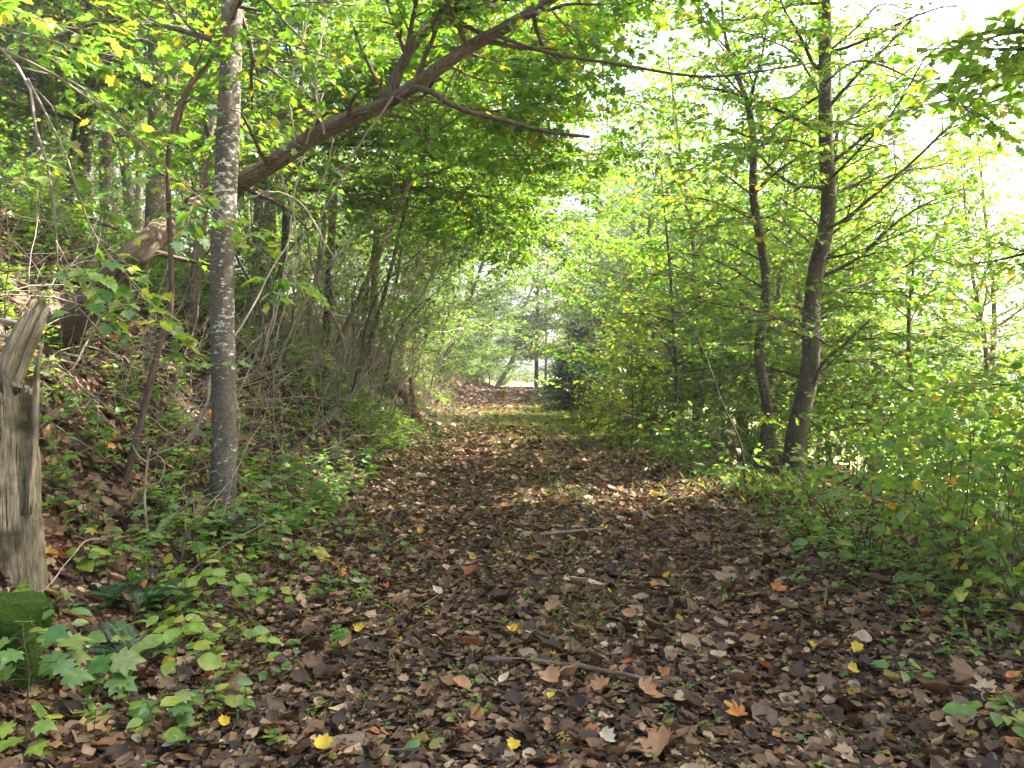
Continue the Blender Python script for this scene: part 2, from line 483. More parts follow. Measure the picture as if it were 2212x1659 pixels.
def shrub(rng, base, n, H, sp, spread=.6, r=.006, lev=1, bias=None):
    T, L = Tubes(), Leaves()
    for i in range(n):
        az = rng.uniform(0, 6.28); s = rng.uniform(.1, spread)
        d = np.array([math.cos(az)*s, math.sin(az)*s, 1.])
        if bias is not None:
            d = d+np.asarray(bias)
        b = np.asarray(base)+np.array([math.cos(az), math.sin(az), 0])*rng.uniform(0, .08)-UP*.05
        h = H*rng.uniform(.55, 1.1)
        limb(T, L, rng, wander(rng, b, d, h, 7, .10, -.035), r, sp, lev)
    return T, L


# ------------------------------------------------------------------ ground
def grid(name, xs, ys, zf, mat):
    X, Y = np.meshgrid(xs, ys); Z = zf(X, Y)
    v = np.stack([X, Y, Z], -1).reshape(-1, 3); nx, ny = len(xs), len(ys)
    i = np.arange(ny-1)[:, None]*nx; j = np.arange(nx-1)[None]
    q = np.stack([i+j, i+j+1, i+nx+j+1, i+nx+j], -1).reshape(-1, 4)
    return make_mesh(name, v, [q], [], mat, None, None, True)


SOIL = ground_mat('leaf_mould', [(.45, (.02, .012, .008)), (.7, (.06, .034, .02)), (.95, (.12, .07, .04))])
SOIL2 = ground_mat('track_leaf_mould', [(.45, (.018, .011, .008)), (.7, (.052, .031, .02)), (.95, (.1, .062, .036))])
MEADOW = ground_mat('meadow_grass', [(.45, (.22, .24, .08)), (.8, (.42, .42, .18)), (1., (.55, .5, .26))], .6)
xs = np.concatenate([np.arange(-90, -14, 4.), np.arange(-14, 8, .16), np.arange(8, 24, 1.), np.arange(24, 220, 8.)])
ys = np.concatenate([np.arange(-24, 2, 1.), np.arange(2, 30, .16), np.arange(30, 64, .6), np.arange(64, 300, 6.)])
tag(grid('ground', xs, ys, terr, SOIL), kind='structure')
ys2 = np.concatenate([np.arange(-6, 30, .16), np.arange(30, 66, .6)])
us = np.linspace(-1, 1, 31)
Y2, U2 = np.meshgrid(ys2, us, indexing='ij')
X2 = centre(Y2)+U2*(2.25+.18*np.sin(Y2*1.7+U2*2)+.1*np.sin(Y2*4.1))
v = np.stack([X2, Y2, terr(X2, Y2)+.008], -1).reshape(-1, 3)
i = np.arange(len(ys2)-1)[:, None]*31; j = np.arange(30)[None]
tag(make_mesh('path', v, [np.stack([i+j, i+j+1, i+31+j+1, i+31+j], -1).reshape(-1, 4)], [], SOIL2, None, None, True), kind='structure')
xs = np.concatenate([np.arange(9.5, 30, 1.), np.arange(30, 220, 8.)]); ys = np.concatenate([np.arange(-20, 64, 1.5), np.arange(64, 300, 6.)])
tag(grid('meadow', xs, ys, lambda x, y: terr(x, y)+.03, MEADOW), kind='structure')

tag(grid('clearing', np.arange(-40, 41, 2.), np.arange(62, 150, 2.), lambda x, y: terr(x, y)+.06, MEADOW), kind='structure')

# ------------------------------------------------------------------ leaf litter (stuff)
rng = np.random.default_rng(5)
LIT = Leaves()


def litter(n, x0, x1, y0, y1, tpls, ls, keep=None):
    x = rng.uniform(x0, x1, n); y = rng.uniform(y0, y1, n)
    x = x+centre(y)
    if keep is not None:
        k = rng.random(n) < keep(x-centre(y), y); x, y = x[k], y[k]
    n = len(x)
    e = .08
    nx = -(terr(x+e, y)-terr(x-e, y))/(2*e); ny = -(terr(x, y+e)-terr(x, y-e))/(2*e)
    gn = norm(np.stack([nx, ny, np.ones(n)], -1))
    nm = norm(gn+rng.normal(0, .3, (n, 3)))
    az = rng.uniform(0, 6.283, n); dr = np.stack([np.cos(az), np.sin(az), np.zeros(n)], -1)
    dr = norm(dr-nm*np.sum(dr*nm, -1, keepdims=True))
    s = ls*rng.lognormal(0, .42, n)
    pos = np.stack([x, y, terr(x, y)+.012+rng.random(n)**2*.03], -1)-dr*s[:, None]*.45
    pick = rng.integers(0, len(tpls), n)
    for k, tp in enumerate(tpls):
        q = pick == k
        LIT.add(tp, pos[q], dr[q], nm[q], s[q], rng.normal(.2, .8 if tp == 'crisp' else .4, q.sum()), rng.uniform(.5, 1.45, q.sum()))


edge = lambda d, y: np.where(np.abs(d) < 2.1, 1, .75)
litter(44000, -3.2, 3.2, 2.2, 7.5, ['lobe', 'crisp', 'crisp', 'frag', 'lobe', 'oval', 'crisp'], .043, edge)
litter(38000, -3.2, 3.4, 7.5, 16, ['lobe', 'crisp', 'crisp', 'frag'], .048, edge)
litter(60000, -3.0, 3.0, 2.2, 9, ['frag', 'dia', 'crisp'], .020)
litter(40000, -3.0, 3.0, 9, 18, ['frag', 'dia'], .026)
litter(22000, -3, 3.4, 16, 34, ['frag', 'dia', 'frag'], .085, edge)
litter(14000, -3, 3, 34, 64, ['frag', 'dia'], .13)
litter(34000, -8, -2.6, 2.5, 14, ['crisp', 'crisp', 'lobe', 'frag'], .06)
litter(24000, -16, -2.6, 8, 34, ['frag', 'dia'], .1)
litter(8000, 3, 7, 4, 26, ['frag', 'oval'], .075)
tag(LIT.build('fallen_leaves', LITTER, smooth=True), 'brown and tan autumn leaves carpeting the track and bank', 'leaf litter', kind='stuff')

# fine dead twigs lying in the litter (stuff)
TW = Tubes()
for k in range(900):
    y = rng.uniform(2.6, 18)**1.0; d = rng.uniform(-6, 3.6); x = d+centre(y)
    a = rng.uniform(0, 3.14); ln = rng.uniform(.08, .4)
    t = np.linspace(-.5, .5, 5)*ln
    px = x+np.cos(a)*t; py = y+np.sin(a)*t+rng.normal(0, .006, 5)
    TW.tube(np.stack([px, py, terr(px, py)+.03+rng.random()*.02], -1), rng.uniform(.0015, .004), 3, False)
tag(TW.build('fallen_twigs', B_STICK), 'thin dead twigs strewn through the leaf litter', 'twigs', kind='stuff')

# ------------------------------------------------------------------ grass (stuff)
GR = Leaves()


def grass(n, xc, yc, sx, sy, h):
    x = rng.normal(xc, sx, n); y = rng.normal(yc, sy, n)
    k = (y > 2.4); x, y = x[k], y[k]; n = len(x)
    x = x+centre(y)
    az = rng.uniform(0, 6.28, n)
    d = norm(np.stack([np.cos(az)*.6, np.sin(az)*.6, rng.uniform(.3, 1.1, n)], -1))
    nm = np.stack([-np.sin(az), np.cos(az), np.zeros(n)], -1)
    nm = norm(np.cross(d, nm))
    GR.add('dia', np.stack([x, y, terr(x, y)+.01], -1), d, nm, h*rng.uniform(.5, 1.5, n), rng.normal(0, .3, n), .13)


for y in np.arange(4, 17, .35):
    m = int(rng.uniform(10, 150)); grass(m, rng.normal(-.1, .25), y, .22, .18, .07)
for k in range(150):
    grass(30, rng.uniform(-2.6, 2.8), rng.uniform(3, 14), .12, .12, .06)
grass(5500, .2, 22, .9, 2.6, .10)
for k in range(60):
    grass(70, rng.normal(.3, 1.), rng.normal(22.5, 3.2), .15, .2, .11)
grass(5000, 1.9, 24, .6, 5, .16)
grass(3000, 2.6, 14, .4, 5, .14)
grass(3000, -2.2, 20, .5, 7, .13)
grass(2500, 2.4, 40, .8, 12, .2)
tag(GR.build('grass', GRASSM), 'short grass growing along the middle and edges of the track', 'grass', kind='stuff')

# ------------------------------------------------------------------ low seedlings carpeting the bank (stuff)
UG, UGT = Leaves(), Tubes()


def seedlings(n, fx, fy, h, ls, tpls, nl=(3, 7)):
    for k in range(n):
        y = fy(); x = fx(y)
        b = on_ground(x, y); hh = h*rng.uniform(.5, 1.4)
        lean = np.array([rng.normal(0, .3), rng.normal(0, .3), 1.]); top = b+lean*hh
        UGT.tube(np.array([b, b+lean*hh*.5+rng.normal(0, .01, 3), top]), .0018, 3, False)
        m = rng.integers(*nl); az = rng.uniform(0, 6.28)+np.arange(m)*2.4
        dr = np.stack([np.cos(az), np.sin(az), rng.uniform(-.35, .3, m)], -1)
        hp = b+lean*hh*rng.uniform(.55, 1., (m, 1))
        UG.add(tpls[k % len(tpls)], hp, dr, norm(UP+rng.normal(0, .3, (m, 3))), ls*rng.uniform(.6, 1.3, m), rng.normal(-.1, .15, m), rng.uniform(.8, 1.2, m))


seedlings(150, lambda y: centre(y)-1.2-rng.random()*1.6, lambda: rng.uniform(3.0, 7), .16, .06, ['oval', 'tri3'])
seedlings(170, lambda y: centre(y)+1.5+rng.random()**.7*1.5, lambda: rng.uniform(3.0, 7.5), .10, .05, ['oval', 'oval', 'tri3'])
seedlings(620, lambda y: centre(y)-2.05-abs(rng.normal(0, .6)), lambda: rng.uniform(5.0, 16), .26, .085, ['tri3', 'oval', 'oval'])
seedlings(420, lambda y: centre(y)-2.3-abs(rng.normal(0, 2.2)), lambda: rng.uniform(5, 18), .14, .06, ['oval', 'tri3'])
seedlings(1500, lambda y: centre(y)-2.5-abs(rng.normal(0, 3.2)), lambda: rng.uniform(4.2, 17), .30, .075, ['tri3', 'oval', 'tri3'], (4, 10))
seedlings(900, lambda y: centre(y)-4-rng.uniform(0, 12), lambda: rng.uniform(9, 24), .5, .10, ['tri3', 'dia'], (6, 14))
seedlings(900, lambda y: centre(y)-2.1-abs(rng.normal(0, 2.2)), lambda: rng.uniform(15, 36), .25, .09, ['tri3', 'dia'])
seedlings(520, lambda y: centre(y)+2.15+abs(rng.normal(0, .5)), lambda: rng.uniform(4, 16), .12, .05, ['oval', 'oval', 'tri3'])
seedlings(400, lambda y: centre(y)+2.0+abs(rng.normal(0, .7)), lambda: rng.uniform(14, 40), .25, .08, ['dia', 'oval'])
seedlings(700, lambda y: centre(y)+rng.uniform(-2.2, 2.5), lambda: rng.uniform(2.8, 13), .04, .034, ['oval', 'oval'])
o = thing('undergrowth', 'low green seedlings carpeting the foot of the bank and the verges', 'undergrowth', (0, 0, 0)); o['kind'] = 'stuff'
s1 = UGT.build('stem', STEM, o); s2 = UG.build('leaves', SEED, o)


# ================================================================== named trees by the track
def line_tree(name, label, cat, pts, rads, bark, leaf, limbs=(), auto=None, seed=1, group=None, sides=10, n=30, dig=.25, base=None, jit=.03, rough=0.):
    """trunk along explicit points, explicit limbs [(pts, r, spec, lev)], auto = dict(n, t0, L, spec, el, bias)"""
    g = np.random.default_rng(seed)
    T, L = Tubes(), Leaves()
    pts = [np.asarray(p, float) for p in pts]
    b = pts[0] if base is None else np.asarray(base)
    ps = smooth([pts[0]-norm(pts[1]-pts[0])*dig]+pts, n)
    rd = np.interp(np.linspace(0, 1, n), np.linspace(0, 1, len(rads)), rads)*(1+g.normal(0, jit, n))
    T.tube(ps, rd, sides, rough=rough)
    for lp, r, sp, lev in limbs:
        lp = smooth(lp, 12) if len(lp) > 2 else smooth(lp, 6)
        if sp is None:
            T.tube(lp, np.linspace(r, r*.4, len(lp)), 6)
        else:
            limb(T, L, g, lp, r, sp, lev)
    if auto:
        az = g.uniform(0, 6.28)
        for i in range(auto['n']):
            t = auto['t0']+(auto.get('t1', 1)-auto['t0'])*(i+g.random()*.8)/auto['n']
            p, tg = sample(ps, t); az += 2.4+g.normal(0, .3)
            e = math.radians(g.uniform(*auto['el']))
            d = np.array([math.cos(az)*math.cos(e), math.sin(az)*math.cos(e), math.sin(e)])
            ll = auto['L']*g.uniform(.6, 1.2)
            if auto.get('bias') is not None:
                d = norm(d+np.asarray(auto['bias']))
            limb(T, L, g, wander(g, p, d, ll, 7, .11, -.02), min(.03, rd[int(t*(n-1))]*.5), auto['spec'], auto.get('lev', 2))
    return plant(name, label, cat, b, T, L, bark, leaf, group)


S_NEAR = spec(ls=.10, sp=[0, .09, .15], lsp=.032, tpl='tri3')
S_MID = spec(ls=.10, sp=[0, .11, .16], lsp=.030, rmin=.003)
S_FAR = spec(ls=.17, sp=[0, .16, .26], lsp=.06, rmin=.006)

# straight lichen-spotted young tree
q, D = ground_at(480, 1122)
line_tree('forest_tree', 'straight grey trunk spotted with white lichen, standing at the foot of the left bank', 'tree',
          [q, P(484, 900, D), P(480, 600, D), P(492, 300, D), P(502, 0, D+.1), P(506, -500, D+.3), P(500, -1100, D+.5)],
          [.125, .10, .092, .088, .085, .08, .07, .045], B_GREY, GRN,
          auto=dict(n=16, t0=.66, L=2.2, spec=S_MID, el=(0, 50), bias=(-.2, .2, 0)), seed=3, sides=14, n=46, jit=.012)

# great leaning tree arching over the track from the stump
q, D = ground_at(95, 745)
tip = P(1230, -30, 7.2)
fork = P(845, 218, 7.7)
line_tree('leaning_tree', 'big brown leaning trunk that arches from the left bank out over the track', 'tree',
          [q, P(200, 655, D-.1), P(320, 525, D-.2), P(430, 440, 8.2), P(560, 372, 8.0), P(700, 283, 7.9), fork, P(1000, 112, 7.5), P(1100, 55, 7.4), tip,
           P(1420, -190, 7.0), P(1650, -420, 6.8)],
          [.16, .14, .12, .108, .095, .086, .082, .062, .057, .052, .04, .03, .02], B_LEAN, GRN,
          limbs=[([fork-(.05, 0, .06), P(868, 140, 7.75), P(920, 65, 7.8), P(1000, 5, 7.9), P(1120, -120, 8.2), P(1200, -300, 8.5)], .06, S_NEAR, 2),
                 ([P(838, 228, 7.68), P(905, 188, 7.5), P(985, 232, 7.3), P(1080, 258, 7.1), P(1180, 284, 6.9), P(1274, 296, 6.8)], .034, None, 0),
                 ([P(1075, 75, 7.4), P(1100, 88, 7.3), P(1200, 118, 7.0), P(1330, 138, 6.7), P(1480, 163, 6.5), P(1580, 163, 6.4), P(1740, 138, 6.2)], .022, spec(ls=.085, sp=[0, .2, .8], lf=[0, .3, .18], lsp=.05, tpl='tri3'), 2),
                 ([P(860, 210, 7.6), P(930, 250, 7.3), P(985, 150, 7.2), P(1040, 70, 7.0)], .012, None, 0),
                 ([P(1190, 20, 7.3), P(1250, 85, 7.0), P(1330, 120, 6.8)], .010, S_NEAR, 2),
                 ([P(870, 205, 7.7), P(960, 225, 8.2), P(1080, 240, 8.6), P(1190, 225, 9), P(1330, 280, 9.4)], .014, S_NEAR, 2),
                 ([P(960, 140, 7.6), P(1050, 175, 8.0), P(1150, 182, 8.3), P(1260, 165, 8.7)], .012, S_NEAR, 2),
                 ([P(1000, 110, 7.6), P(1100, 130, 8.4), P(1250, 60, 9.2), P(1330, 40, 9.8)], .014, S_NEAR, 2),
                 ([P(1100, 55, 7.5), P(1180, 90, 8.5), P(1260, 40, 9.4), P(1330, -60, 10)], .014, S_NEAR, 2),
                 ([P(1150, 25, 7.4), P(1280, -60, 7.2), P(1420, -60, 7), P(1560, -20, 6.8)], .014, S_NEAR, 2),
                 ], auto=dict(n=20, t0=.22, t1=.8, L=.9, spec=spec(ls=.075, sp=[0, .12, .2], lsp=.06, tpl='tri3'), el=(-30, 70), lev=1), seed=4, sides=22, n=90, jit=.03, rough=.055)

# thin red-brown sapling
q, D = ground_at(268, 1050)
line_tree('sapling', 'slender red-brown sapling with a kinked stem, in front of the left bank', 'sapling',
          [q, P(300, 930, D), P(345, 740, D), P(370, 655, D), P(364, 420, D), P(366, 320, D), P(398, 205, D), P(452, 135, D), P(500, 30, D), P(560, -120, D), P(600, -300, D)],
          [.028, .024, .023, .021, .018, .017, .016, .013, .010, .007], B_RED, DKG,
          limbs=[([P(366, 330, D), P(420, 150, D+.1), P(455, 0, D+.2), P(470, -160, D+.2)], .011, S_NEAR, 1),
                 ([P(400, 205, D), P(500, 235, D-.1), P(620, 300, D-.2), P(800, 400, D-.3)], .005, spec(ls=.06, sp=[0, .3, .3], tpl='tri3'), 1)], seed=6, sides=8)

# maple branch hanging in from upper left, bearing leaf sprays
S_HANG = spec(ls=.082, sp=[0, .10, .15], lf=[0, .3, .28], lsp=.036, tpl='maple', grav=[-.05, -.06, -.03], nj=.22)
line_tree('maple_sapling', 'drooping maple with long pale twigs and lobed leaves at the left edge', 'maple',
          [on_ground(-4.3, 5.6), np.array([-4.2, 5.6, 2.2]), np.array([-3.9, 5.55, 3.3]), P(-160, -60, 5.4)], [.04, .035, .028, .02], B_TWIG, SEED,
          limbs=[([P(-160, -60, 5.4), P(0, 105, 5.2), P(60, 175, 5.1), P(80, 290, 5.0), P(115, 400, 4.95), P(122, 560, 4.9), P(180, 680, 4.85), P(260, 745, 4.8), P(400, 800, 4.75)], .012, spec(ls=.075, sp=[0, .2, .55], lf=[0, .3, .14], lsp=.05, tpl='maple', nj=.25, grav=[-.05, -.05, -.03]), 2),
                 ([P(0, 105, 5.2), P(140, 175, 5.2), P(290, 300, 5.3), P(400, 400, 5.3), P(520, 505, 5.3), P(640, 610, 5.4)], .010, S_HANG, 2),
                 ([P(60, 170, 5.1), P(140, 330, 5.0), P(200, 500, 4.95), P(280, 600, 4.9), P(360, 690, 4.9)], .008, S_HANG, 2),
                 ([P(40, 145, 5.2), P(180, 190, 5.3), P(330, 330, 5.5), P(400, 460, 5.6)], .008, S_HANG, 2),
                 ([P(-60, 40, 5.3), P(80, 80, 5.6), P(240, 120, 5.9), P(420, 150, 6.2)], .008, S_HANG, 2),
                 ([P(-120, -20, 5.3), P(20, 20, 5.1), P(150, 60, 5.0), P(300, 60, 4.9)], .008, S_HANG, 2),
                 ([P(120, 520, 4.9), P(160, 590, 4.8), P(210, 640, 4.7), P(240, 690, 4.7)], .005, S_HANG, 1)], seed=8)

# ---------------- broken snag at the left edge
q, D = ground_at(30, 1245)
T = Tubes(); g = np.random.default_rng(2)
sp_ = smooth([q-(0, 0, .2), P(22, 1100, D), P(18, 900, D), P(5, 830, D)], 14)
sp_ = smooth(sp_, 50); T.tube(sp_, np.interp(np.linspace(0, 1, 50), [0, .3, .7, .9, 1], [.165, .14, .125, .11, .05]), 40, rough=.13, jag=.12)
snag = thing('dead_tree_stump', 'tall bare weathered stump with a split splintered top at the left edge', 'stump', q)
T.build('trunk', B_SNAG, snag, q)
def fibres(pts, n, spread, r, g, ragged=.25):
    T = Tubes(); ps = smooth(pts, 22); L_ = np.linspace(0, 1, 22)
    for k in range(n):
        off = g.normal(0, spread, 3)*(1, .6, .3); e = 1-abs(g.normal(0, ragged)); m = max(6, int(22*min(1, e)))
        T.tube(ps[:m]+off*(1-.3*L_[:m, None])+np.cumsum(g.normal(0, .0016, (m, 3)), 0), r*g.uniform(.6, 1.3)*np.interp(L_[:m]/L_[m-1], [0, .75, .93, 1], [1, .85, .5, .08]), 7, rough=.25)
    return T


fibres([P(-10, 930, D), P(12, 830, D+.02), P(50, 735, D+.05), P(84, 668, D+.1), P(106, 628, D+.12)], 26, .028, .026, g, .22).build('splinter', B_SNAG, snag, q)
fibres([P(58, 1110, D-.06), P(74, 960, D-.05), P(78, 860, D-.04), P(82, 790, D-.02), P(100, 700, D+.06)], 7, .009, .013, g, .2).build('splinter', B_SNAG, snag, q)
for k, (a, b, r) in enumerate((((-60, 690), (50, 700), .012), ((-60, 715), (40, 735), .010), ((-50, 790), (20, 765), .02))):
    T = Tubes(); p0, p1 = P(*a, D+.3), P(*b, D+.12)
    T.tube(smooth([p0, (p0+p1)/2+(0, 0, .01), p1], 6), r, 6); T.build('broken_branch', B_PALE, snag, q)

# reddish rotten wood heap at stump foot
T = Tubes(); q, D = ground_at(125, 1215)
for k in range(60):
    a = q+np.array([g.normal(-.06, .13), g.normal(0, .12), 0]); a[2] = terr(a[0], a[1])+.01+.05*g.random()*(k < 30); d = norm([.7, g.normal(0, .6), -.3+g.normal(0, .15)])
    h = g.uniform(.03, .12); T.tube(smooth([a-d*h, a+g.normal(0, .006, 3), a+d*h], 5), np.array([.2, 1, .8, 1, .15])*g.uniform(.004, .016), 5)
tag(T.build('rotten_wood_debris', B_ROT), 'crumbling red rotten wood spilling beside the bare stump', 'wood debris', kind='stuff')

# moss covered rock
q, D = ground_at(30, 1500)
me = bpy.data.meshes.new('mossy_rock'); import bmesh
bm = bmesh.new(); bmesh.ops.create_icosphere(bm, subdivisions=5, radius=1)
from mathutils import noise as mn
for vv in bm.verts:
    c = vv.co.copy()
    c = Vector((max(-.75, min(.75, c.x)), max(-.75, min(.75, c.y)), max(-.8, min(.72, c.z))))
    c *= 1+.28*mn.noise(c*1.7)+.10*mn.noise(c*5)+.05*mn.noise(c*15)
    vv.co = Vector((c.x*.26, c.y*.28, c.z*.30))
bm.to_mesh(me); bm.free()
for p_ in me.polygons:
    p_.use_smooth = True
MOSS = ground_mat('moss', [(.45, (.014, .03, .006)), (.7, (.035, .075, .01)), (1., (.07, .11, .015))], 2.2, 1.)
me.materials.append(MOSS)
rock = bpy.data.objects.new('mossy_rock', me); COL.objects.link(rock)
rc = P(-20, 1405, D+.15); rock.location = Vector(rc); rock.rotation_euler = (0, .06, .4)
tag(rock, 'block of rock wrapped in bright green moss below the bare stump', 'rock')
ML = Leaves(); n = 9000
u = norm(g.normal(0, 1, (n, 3))); u = u[u[:, 2] > -.5]
dep = bpy.context.evaluated_depsgraph_get()
vc = np.array([vv.co for vv in me.vertices]); vn = np.array([vv.normal for vv in me.vertices])
ii = g.integers(0, len(vc), 9000); dd = norm(vn[ii]+g.normal(0, .5, (9000, 3)))
ML.add('dia', vc[ii]+g.normal(0, .004, (9000, 3)), dd, norm(g.normal(0, 1, (9000, 3))), g.uniform(.004, .010, 9000)*(.4+.9*(np.sin(vc[ii][:, 0]*31)*np.sin(vc[ii][:, 2]*27+1)*np.sin(vc[ii][:, 1]*24) > -.15)), 0, .5)
MOSSL = leaf_mat('moss_sprig', [(0, (.025, .055, .008)), (.6, (.048, .095, .012)), (1, (.09, .13, .018))], .2)
o = ML.build('moss', MOSSL, rock); o['kind'] = 'stuff'

# fallen log on the bank
T = Tubes(); q, D = ground_at(903, 918)
T.tube(smooth([q+(.05, -.1, 0), P(880, 862, D+.1), P(845, 820, D+.5), P(812, 770, D+1.2), P(790, 700, D+2.2)], 20), np.linspace(.13, .08, 20)*(1+g.normal(0, .05, 20)), 9)
T.tube(smooth([q+(-.02, -.15, .02), P(890, 850, D-.15), P(886, 815, D-.15)], 8), np.linspace(.09, .03, 8), 7)
tag(T.build('fallen_log', B_ROT), 'dark reddish fallen log sliding down the left bank to the track', 'log')

# ---------------- trees lining the left side of the track
S_ARCH = spec(ls=.108, sp=[0, .11, .18], lf=[0, .34, .42], lsp=.036, rmin=.004, nj=.38)


def bank_tree(label, base_px, top_px, w, bark, leaf, seed, H=7.5, n=26, L=3.0, d=None, curve=0, t0=.3, bias=(.45, -.1, .05), sp=S_ARCH, name='maple_tree', cat='maple', el=(-8, 40)):
    q, D = ground_at(*base_px)
    if D > 60:
        D = 60.; q = P(*base_px, D); q[2] = terr(q[0], q[1])
    tp = P(*top_px, D+.3)
    up = norm(tp-q); m = (q+tp)/2+np.array([curve, 0, 0])
    ext = tp+(up+np.array([curve*.3, 0, .2]))*(H-np.linalg.norm(tp-q))
    r = w*D/F/2
    return line_tree(name, label, cat, [q, m, tp, (tp+ext)/2, ext], [r*1.5, r*1.05, r, r*.9, r*.6, r*.2], bark, leaf,
                     auto=dict(n=n, t0=t0, L=L, spec=sp, el=el, bias=bias), seed=seed)


bank_tree('pale thin trunk leaning slightly right above the fallen log', (863, 800), (902, 560), 13, B_PALE, GRN, 11, H=8, L=3.6)
bank_tree('second pale trunk, just behind the thin one above the fallen log', (897, 775), (908, 600), 20, B_BRN, GRN, 12, H=9, L=3.6)
bank_tree('slim dark trunk slanting right halfway along the left bank', (945, 815), (1012, 655), 11, B_DARK, GRN, 13, H=9, L=3.8)
bank_tree('stout brown trunk slanting right halfway along the left bank', (990, 770), (1012, 640), 18, B_BRN, GRN, 14, H=10, L=4.2)
bank_tree('dark leaning trunk at the foot of the bank where the track narrows', (1036, 826), (1062, 690), 15, B_DARK, YGR, 15, H=10, L=5, n=30)
bank_tree('pale crooked trunk curving to the right near the end of the track', (1072, 815), (1118, 700), 10, B_PALE, YGR, 16, H=9, L=4.2, curve=.5)
bank_tree('dark slim trunk standing in the bright gap at the end of the track', (1158, 835), (1160, 715), 9, B_DARK, YGR, 17, H=11, L=4, n=22, bias=(0, 0, .1), t0=.38, sp=S_FAR)
bank_tree('thinner grey trunk just right of the one in the bright gap', (1178, 832), (1180, 715), 5, B_BRN, YGR, 18, H=11, L=3.5, n=20, bias=(.4, 0, .1), t0=.36, sp=S_FAR)
# canopy trees over the left half of the track, trunks up on the bank among the brush
for k, (x, y, H, lab, lf) in enumerate([
        (-4.6, 10.5, 7.0, 'young maple with bright leaf sprays just behind the leaning trunk', GRN),
        (-4.3, 13.5, 7.5, 'spreading maple overhanging the track behind the broken limb', GRN),
        (-4.6, 17.0, 8.0, 'bright green maple whose layered sprays hang over mid track', GRN),
        (-4.2, 21.5, 8.5, 'yellowing maple arching low over the left side of the track', YGR),
        (-4.4, 27.0, 9.0, 'tall maple forming the far end of the leafy arch', GRN),
        (-5.0, 35.0, 10., 'distant maple closing the leafy arch over the narrow end', YGR),
        (-3.3, 12.0, 8.0, 'slender maple bent furthest over the track, just beyond the leaning trunk', GRN),
        (-3.4, 15.4, 8.5, 'bent maple whose sprays reach the middle of the track', GRN),
        (-3.5, 19.2, 9.0, 'bent yellow-tinged maple shading the grassy part of the track', YGR)]):
    g = np.random.default_rng(40+k)
    T, L = auto_tree(g, on_ground(centre(y)+x, y), H, .075-.028*(k > 5), spec(ls=.088+.03*(y > 20), sp=[0, .09+.05*(y > 20), .16+.08*(y > 20)], lf=[0, .34, .42], lsp=.026+.012*(y > 20), rmin=.004, nj=.42, grav=[-.02, -.01, .0]),
                     32, t0=.36+.06*(y > 19)+.09*(k > 5), reach=.5-.1*(k > 5), bias=(.8, -.05, .0), lean=(.16+.28*(k > 5), 0), el=(5, 55))
    plant('maple_tree', lab, 'maple', on_ground(centre(y)+x, y), T, L, (B_BRN, B_DARK, B_PALE)[k % 3], lf)

# ---------------- forest up the slope: explicit visible trunks, then the rest
for k, (bx, by, tx, w, D, bark, lab) in enumerate([
        (330, 520, 338, 38, 15, B_BRN, 'thick brown trunk between the leafy hanging twigs and the lichen-spotted tree'),
        (560, 470, 578, 46, 14, B_GREY, 'wide grey mottled trunk rising just right of the lichen-spotted tree'),
        (78, 500, 62, 24, 14, B_DARK, 'dark upright trunk nearest the left edge on the upper slope'),
        (182, 480, 172, 32, 17, B_DARK, 'broad dark trunk in the shade of the upper left slope'),
        (228, 500, 222, 20, 15.5, B_BRN, 'narrow brown trunk right of the broad dark one on the upper slope'),
        (300, 520, 288, 14, 18, B_PALE, 'thin pale trunk leaning left beside the thick brown one'),
        (700, 560, 735, 16, 17, B_DARK, 'dark straight trunk in the brush above the leaning trunk'),
        (800, 640, 830, 16, 20, B_BRN, 'brown trunk half hidden in brush left of the pale thin trunks')]):
    d_ = P(bx, by, D); b = on_ground(d_[0], d_[1]); r = w*D/F/2
    t_ = P(tx, -60, D+.5)
    line_tree('forest_tree', lab, 'tree', [b, (b+t_)/2+(.05, 0, 0), t_, t_+(t_-b)*.6, t_+(t_-b)*1.1],
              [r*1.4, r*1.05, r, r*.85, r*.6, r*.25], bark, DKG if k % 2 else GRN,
              auto=dict(n=20, t0=.36, L=2.6, spec=S_MID, el=(0, 45)), seed=60+k)

protos = []
for k in range(4):
    g = np.random.default_rng(80+k)
    H = (12, 10, 9, 13)[k]
    T, L = auto_tree(g, (0, 0, 0), H, (.13, .10, .08, .15)[k], spec(ls=.118, sp=[0, .125, .19], lsp=.036, rmin=.006), (42, 44, 44, 40)[k], t0=(.32, .22, .14, .4)[k], reach=(.26, .3, .32, .25)[k], el=(10, 68), wob=.07)
    protos.append((T, L))
g = np.random.default_rng(99)
pts_ = []
roots = {}


def forest(n, fx, fy, labels, group, leaf, bark, mind, ks=(0, 1, 2, 3), sc=(.8, 1.2), ok=None, cat='tree', name='forest_tree'):
    c = 0; tries = 0
    while c < n and tries < 4000:
        tries += 1
        x, y = fx(), fy()
        if any((x-a)**2+(y-b)**2 < mind**2 for a, b in pts_) or (ok and not ok(x, y)):
            continue
        pts_.append((x, y)); k = ks[c % len(ks)]
        key = (k, leaf.name)
        b = on_ground(x, y, -.05)
        lab = labels[c % len(labels)]
        if key not in roots:
            T, L = protos[k]
            r = thing(name, lab, cat, (0, 0, 0), group)
            ch = [T.build('trunk', bark[k % len(bark)], r), L.build('crown', leaf, r)]
            roots[key] = (r, ch)
            r.location = Vector(b); s = g.uniform(*sc); r.scale = (s, s, s); r.rotation_euler = (0, 0, g.uniform(0, 6.28))
        else:
            copy_thing(*roots[key], b, g.uniform(0, 6.28), g.uniform(*sc), lab, group)
        c += 1


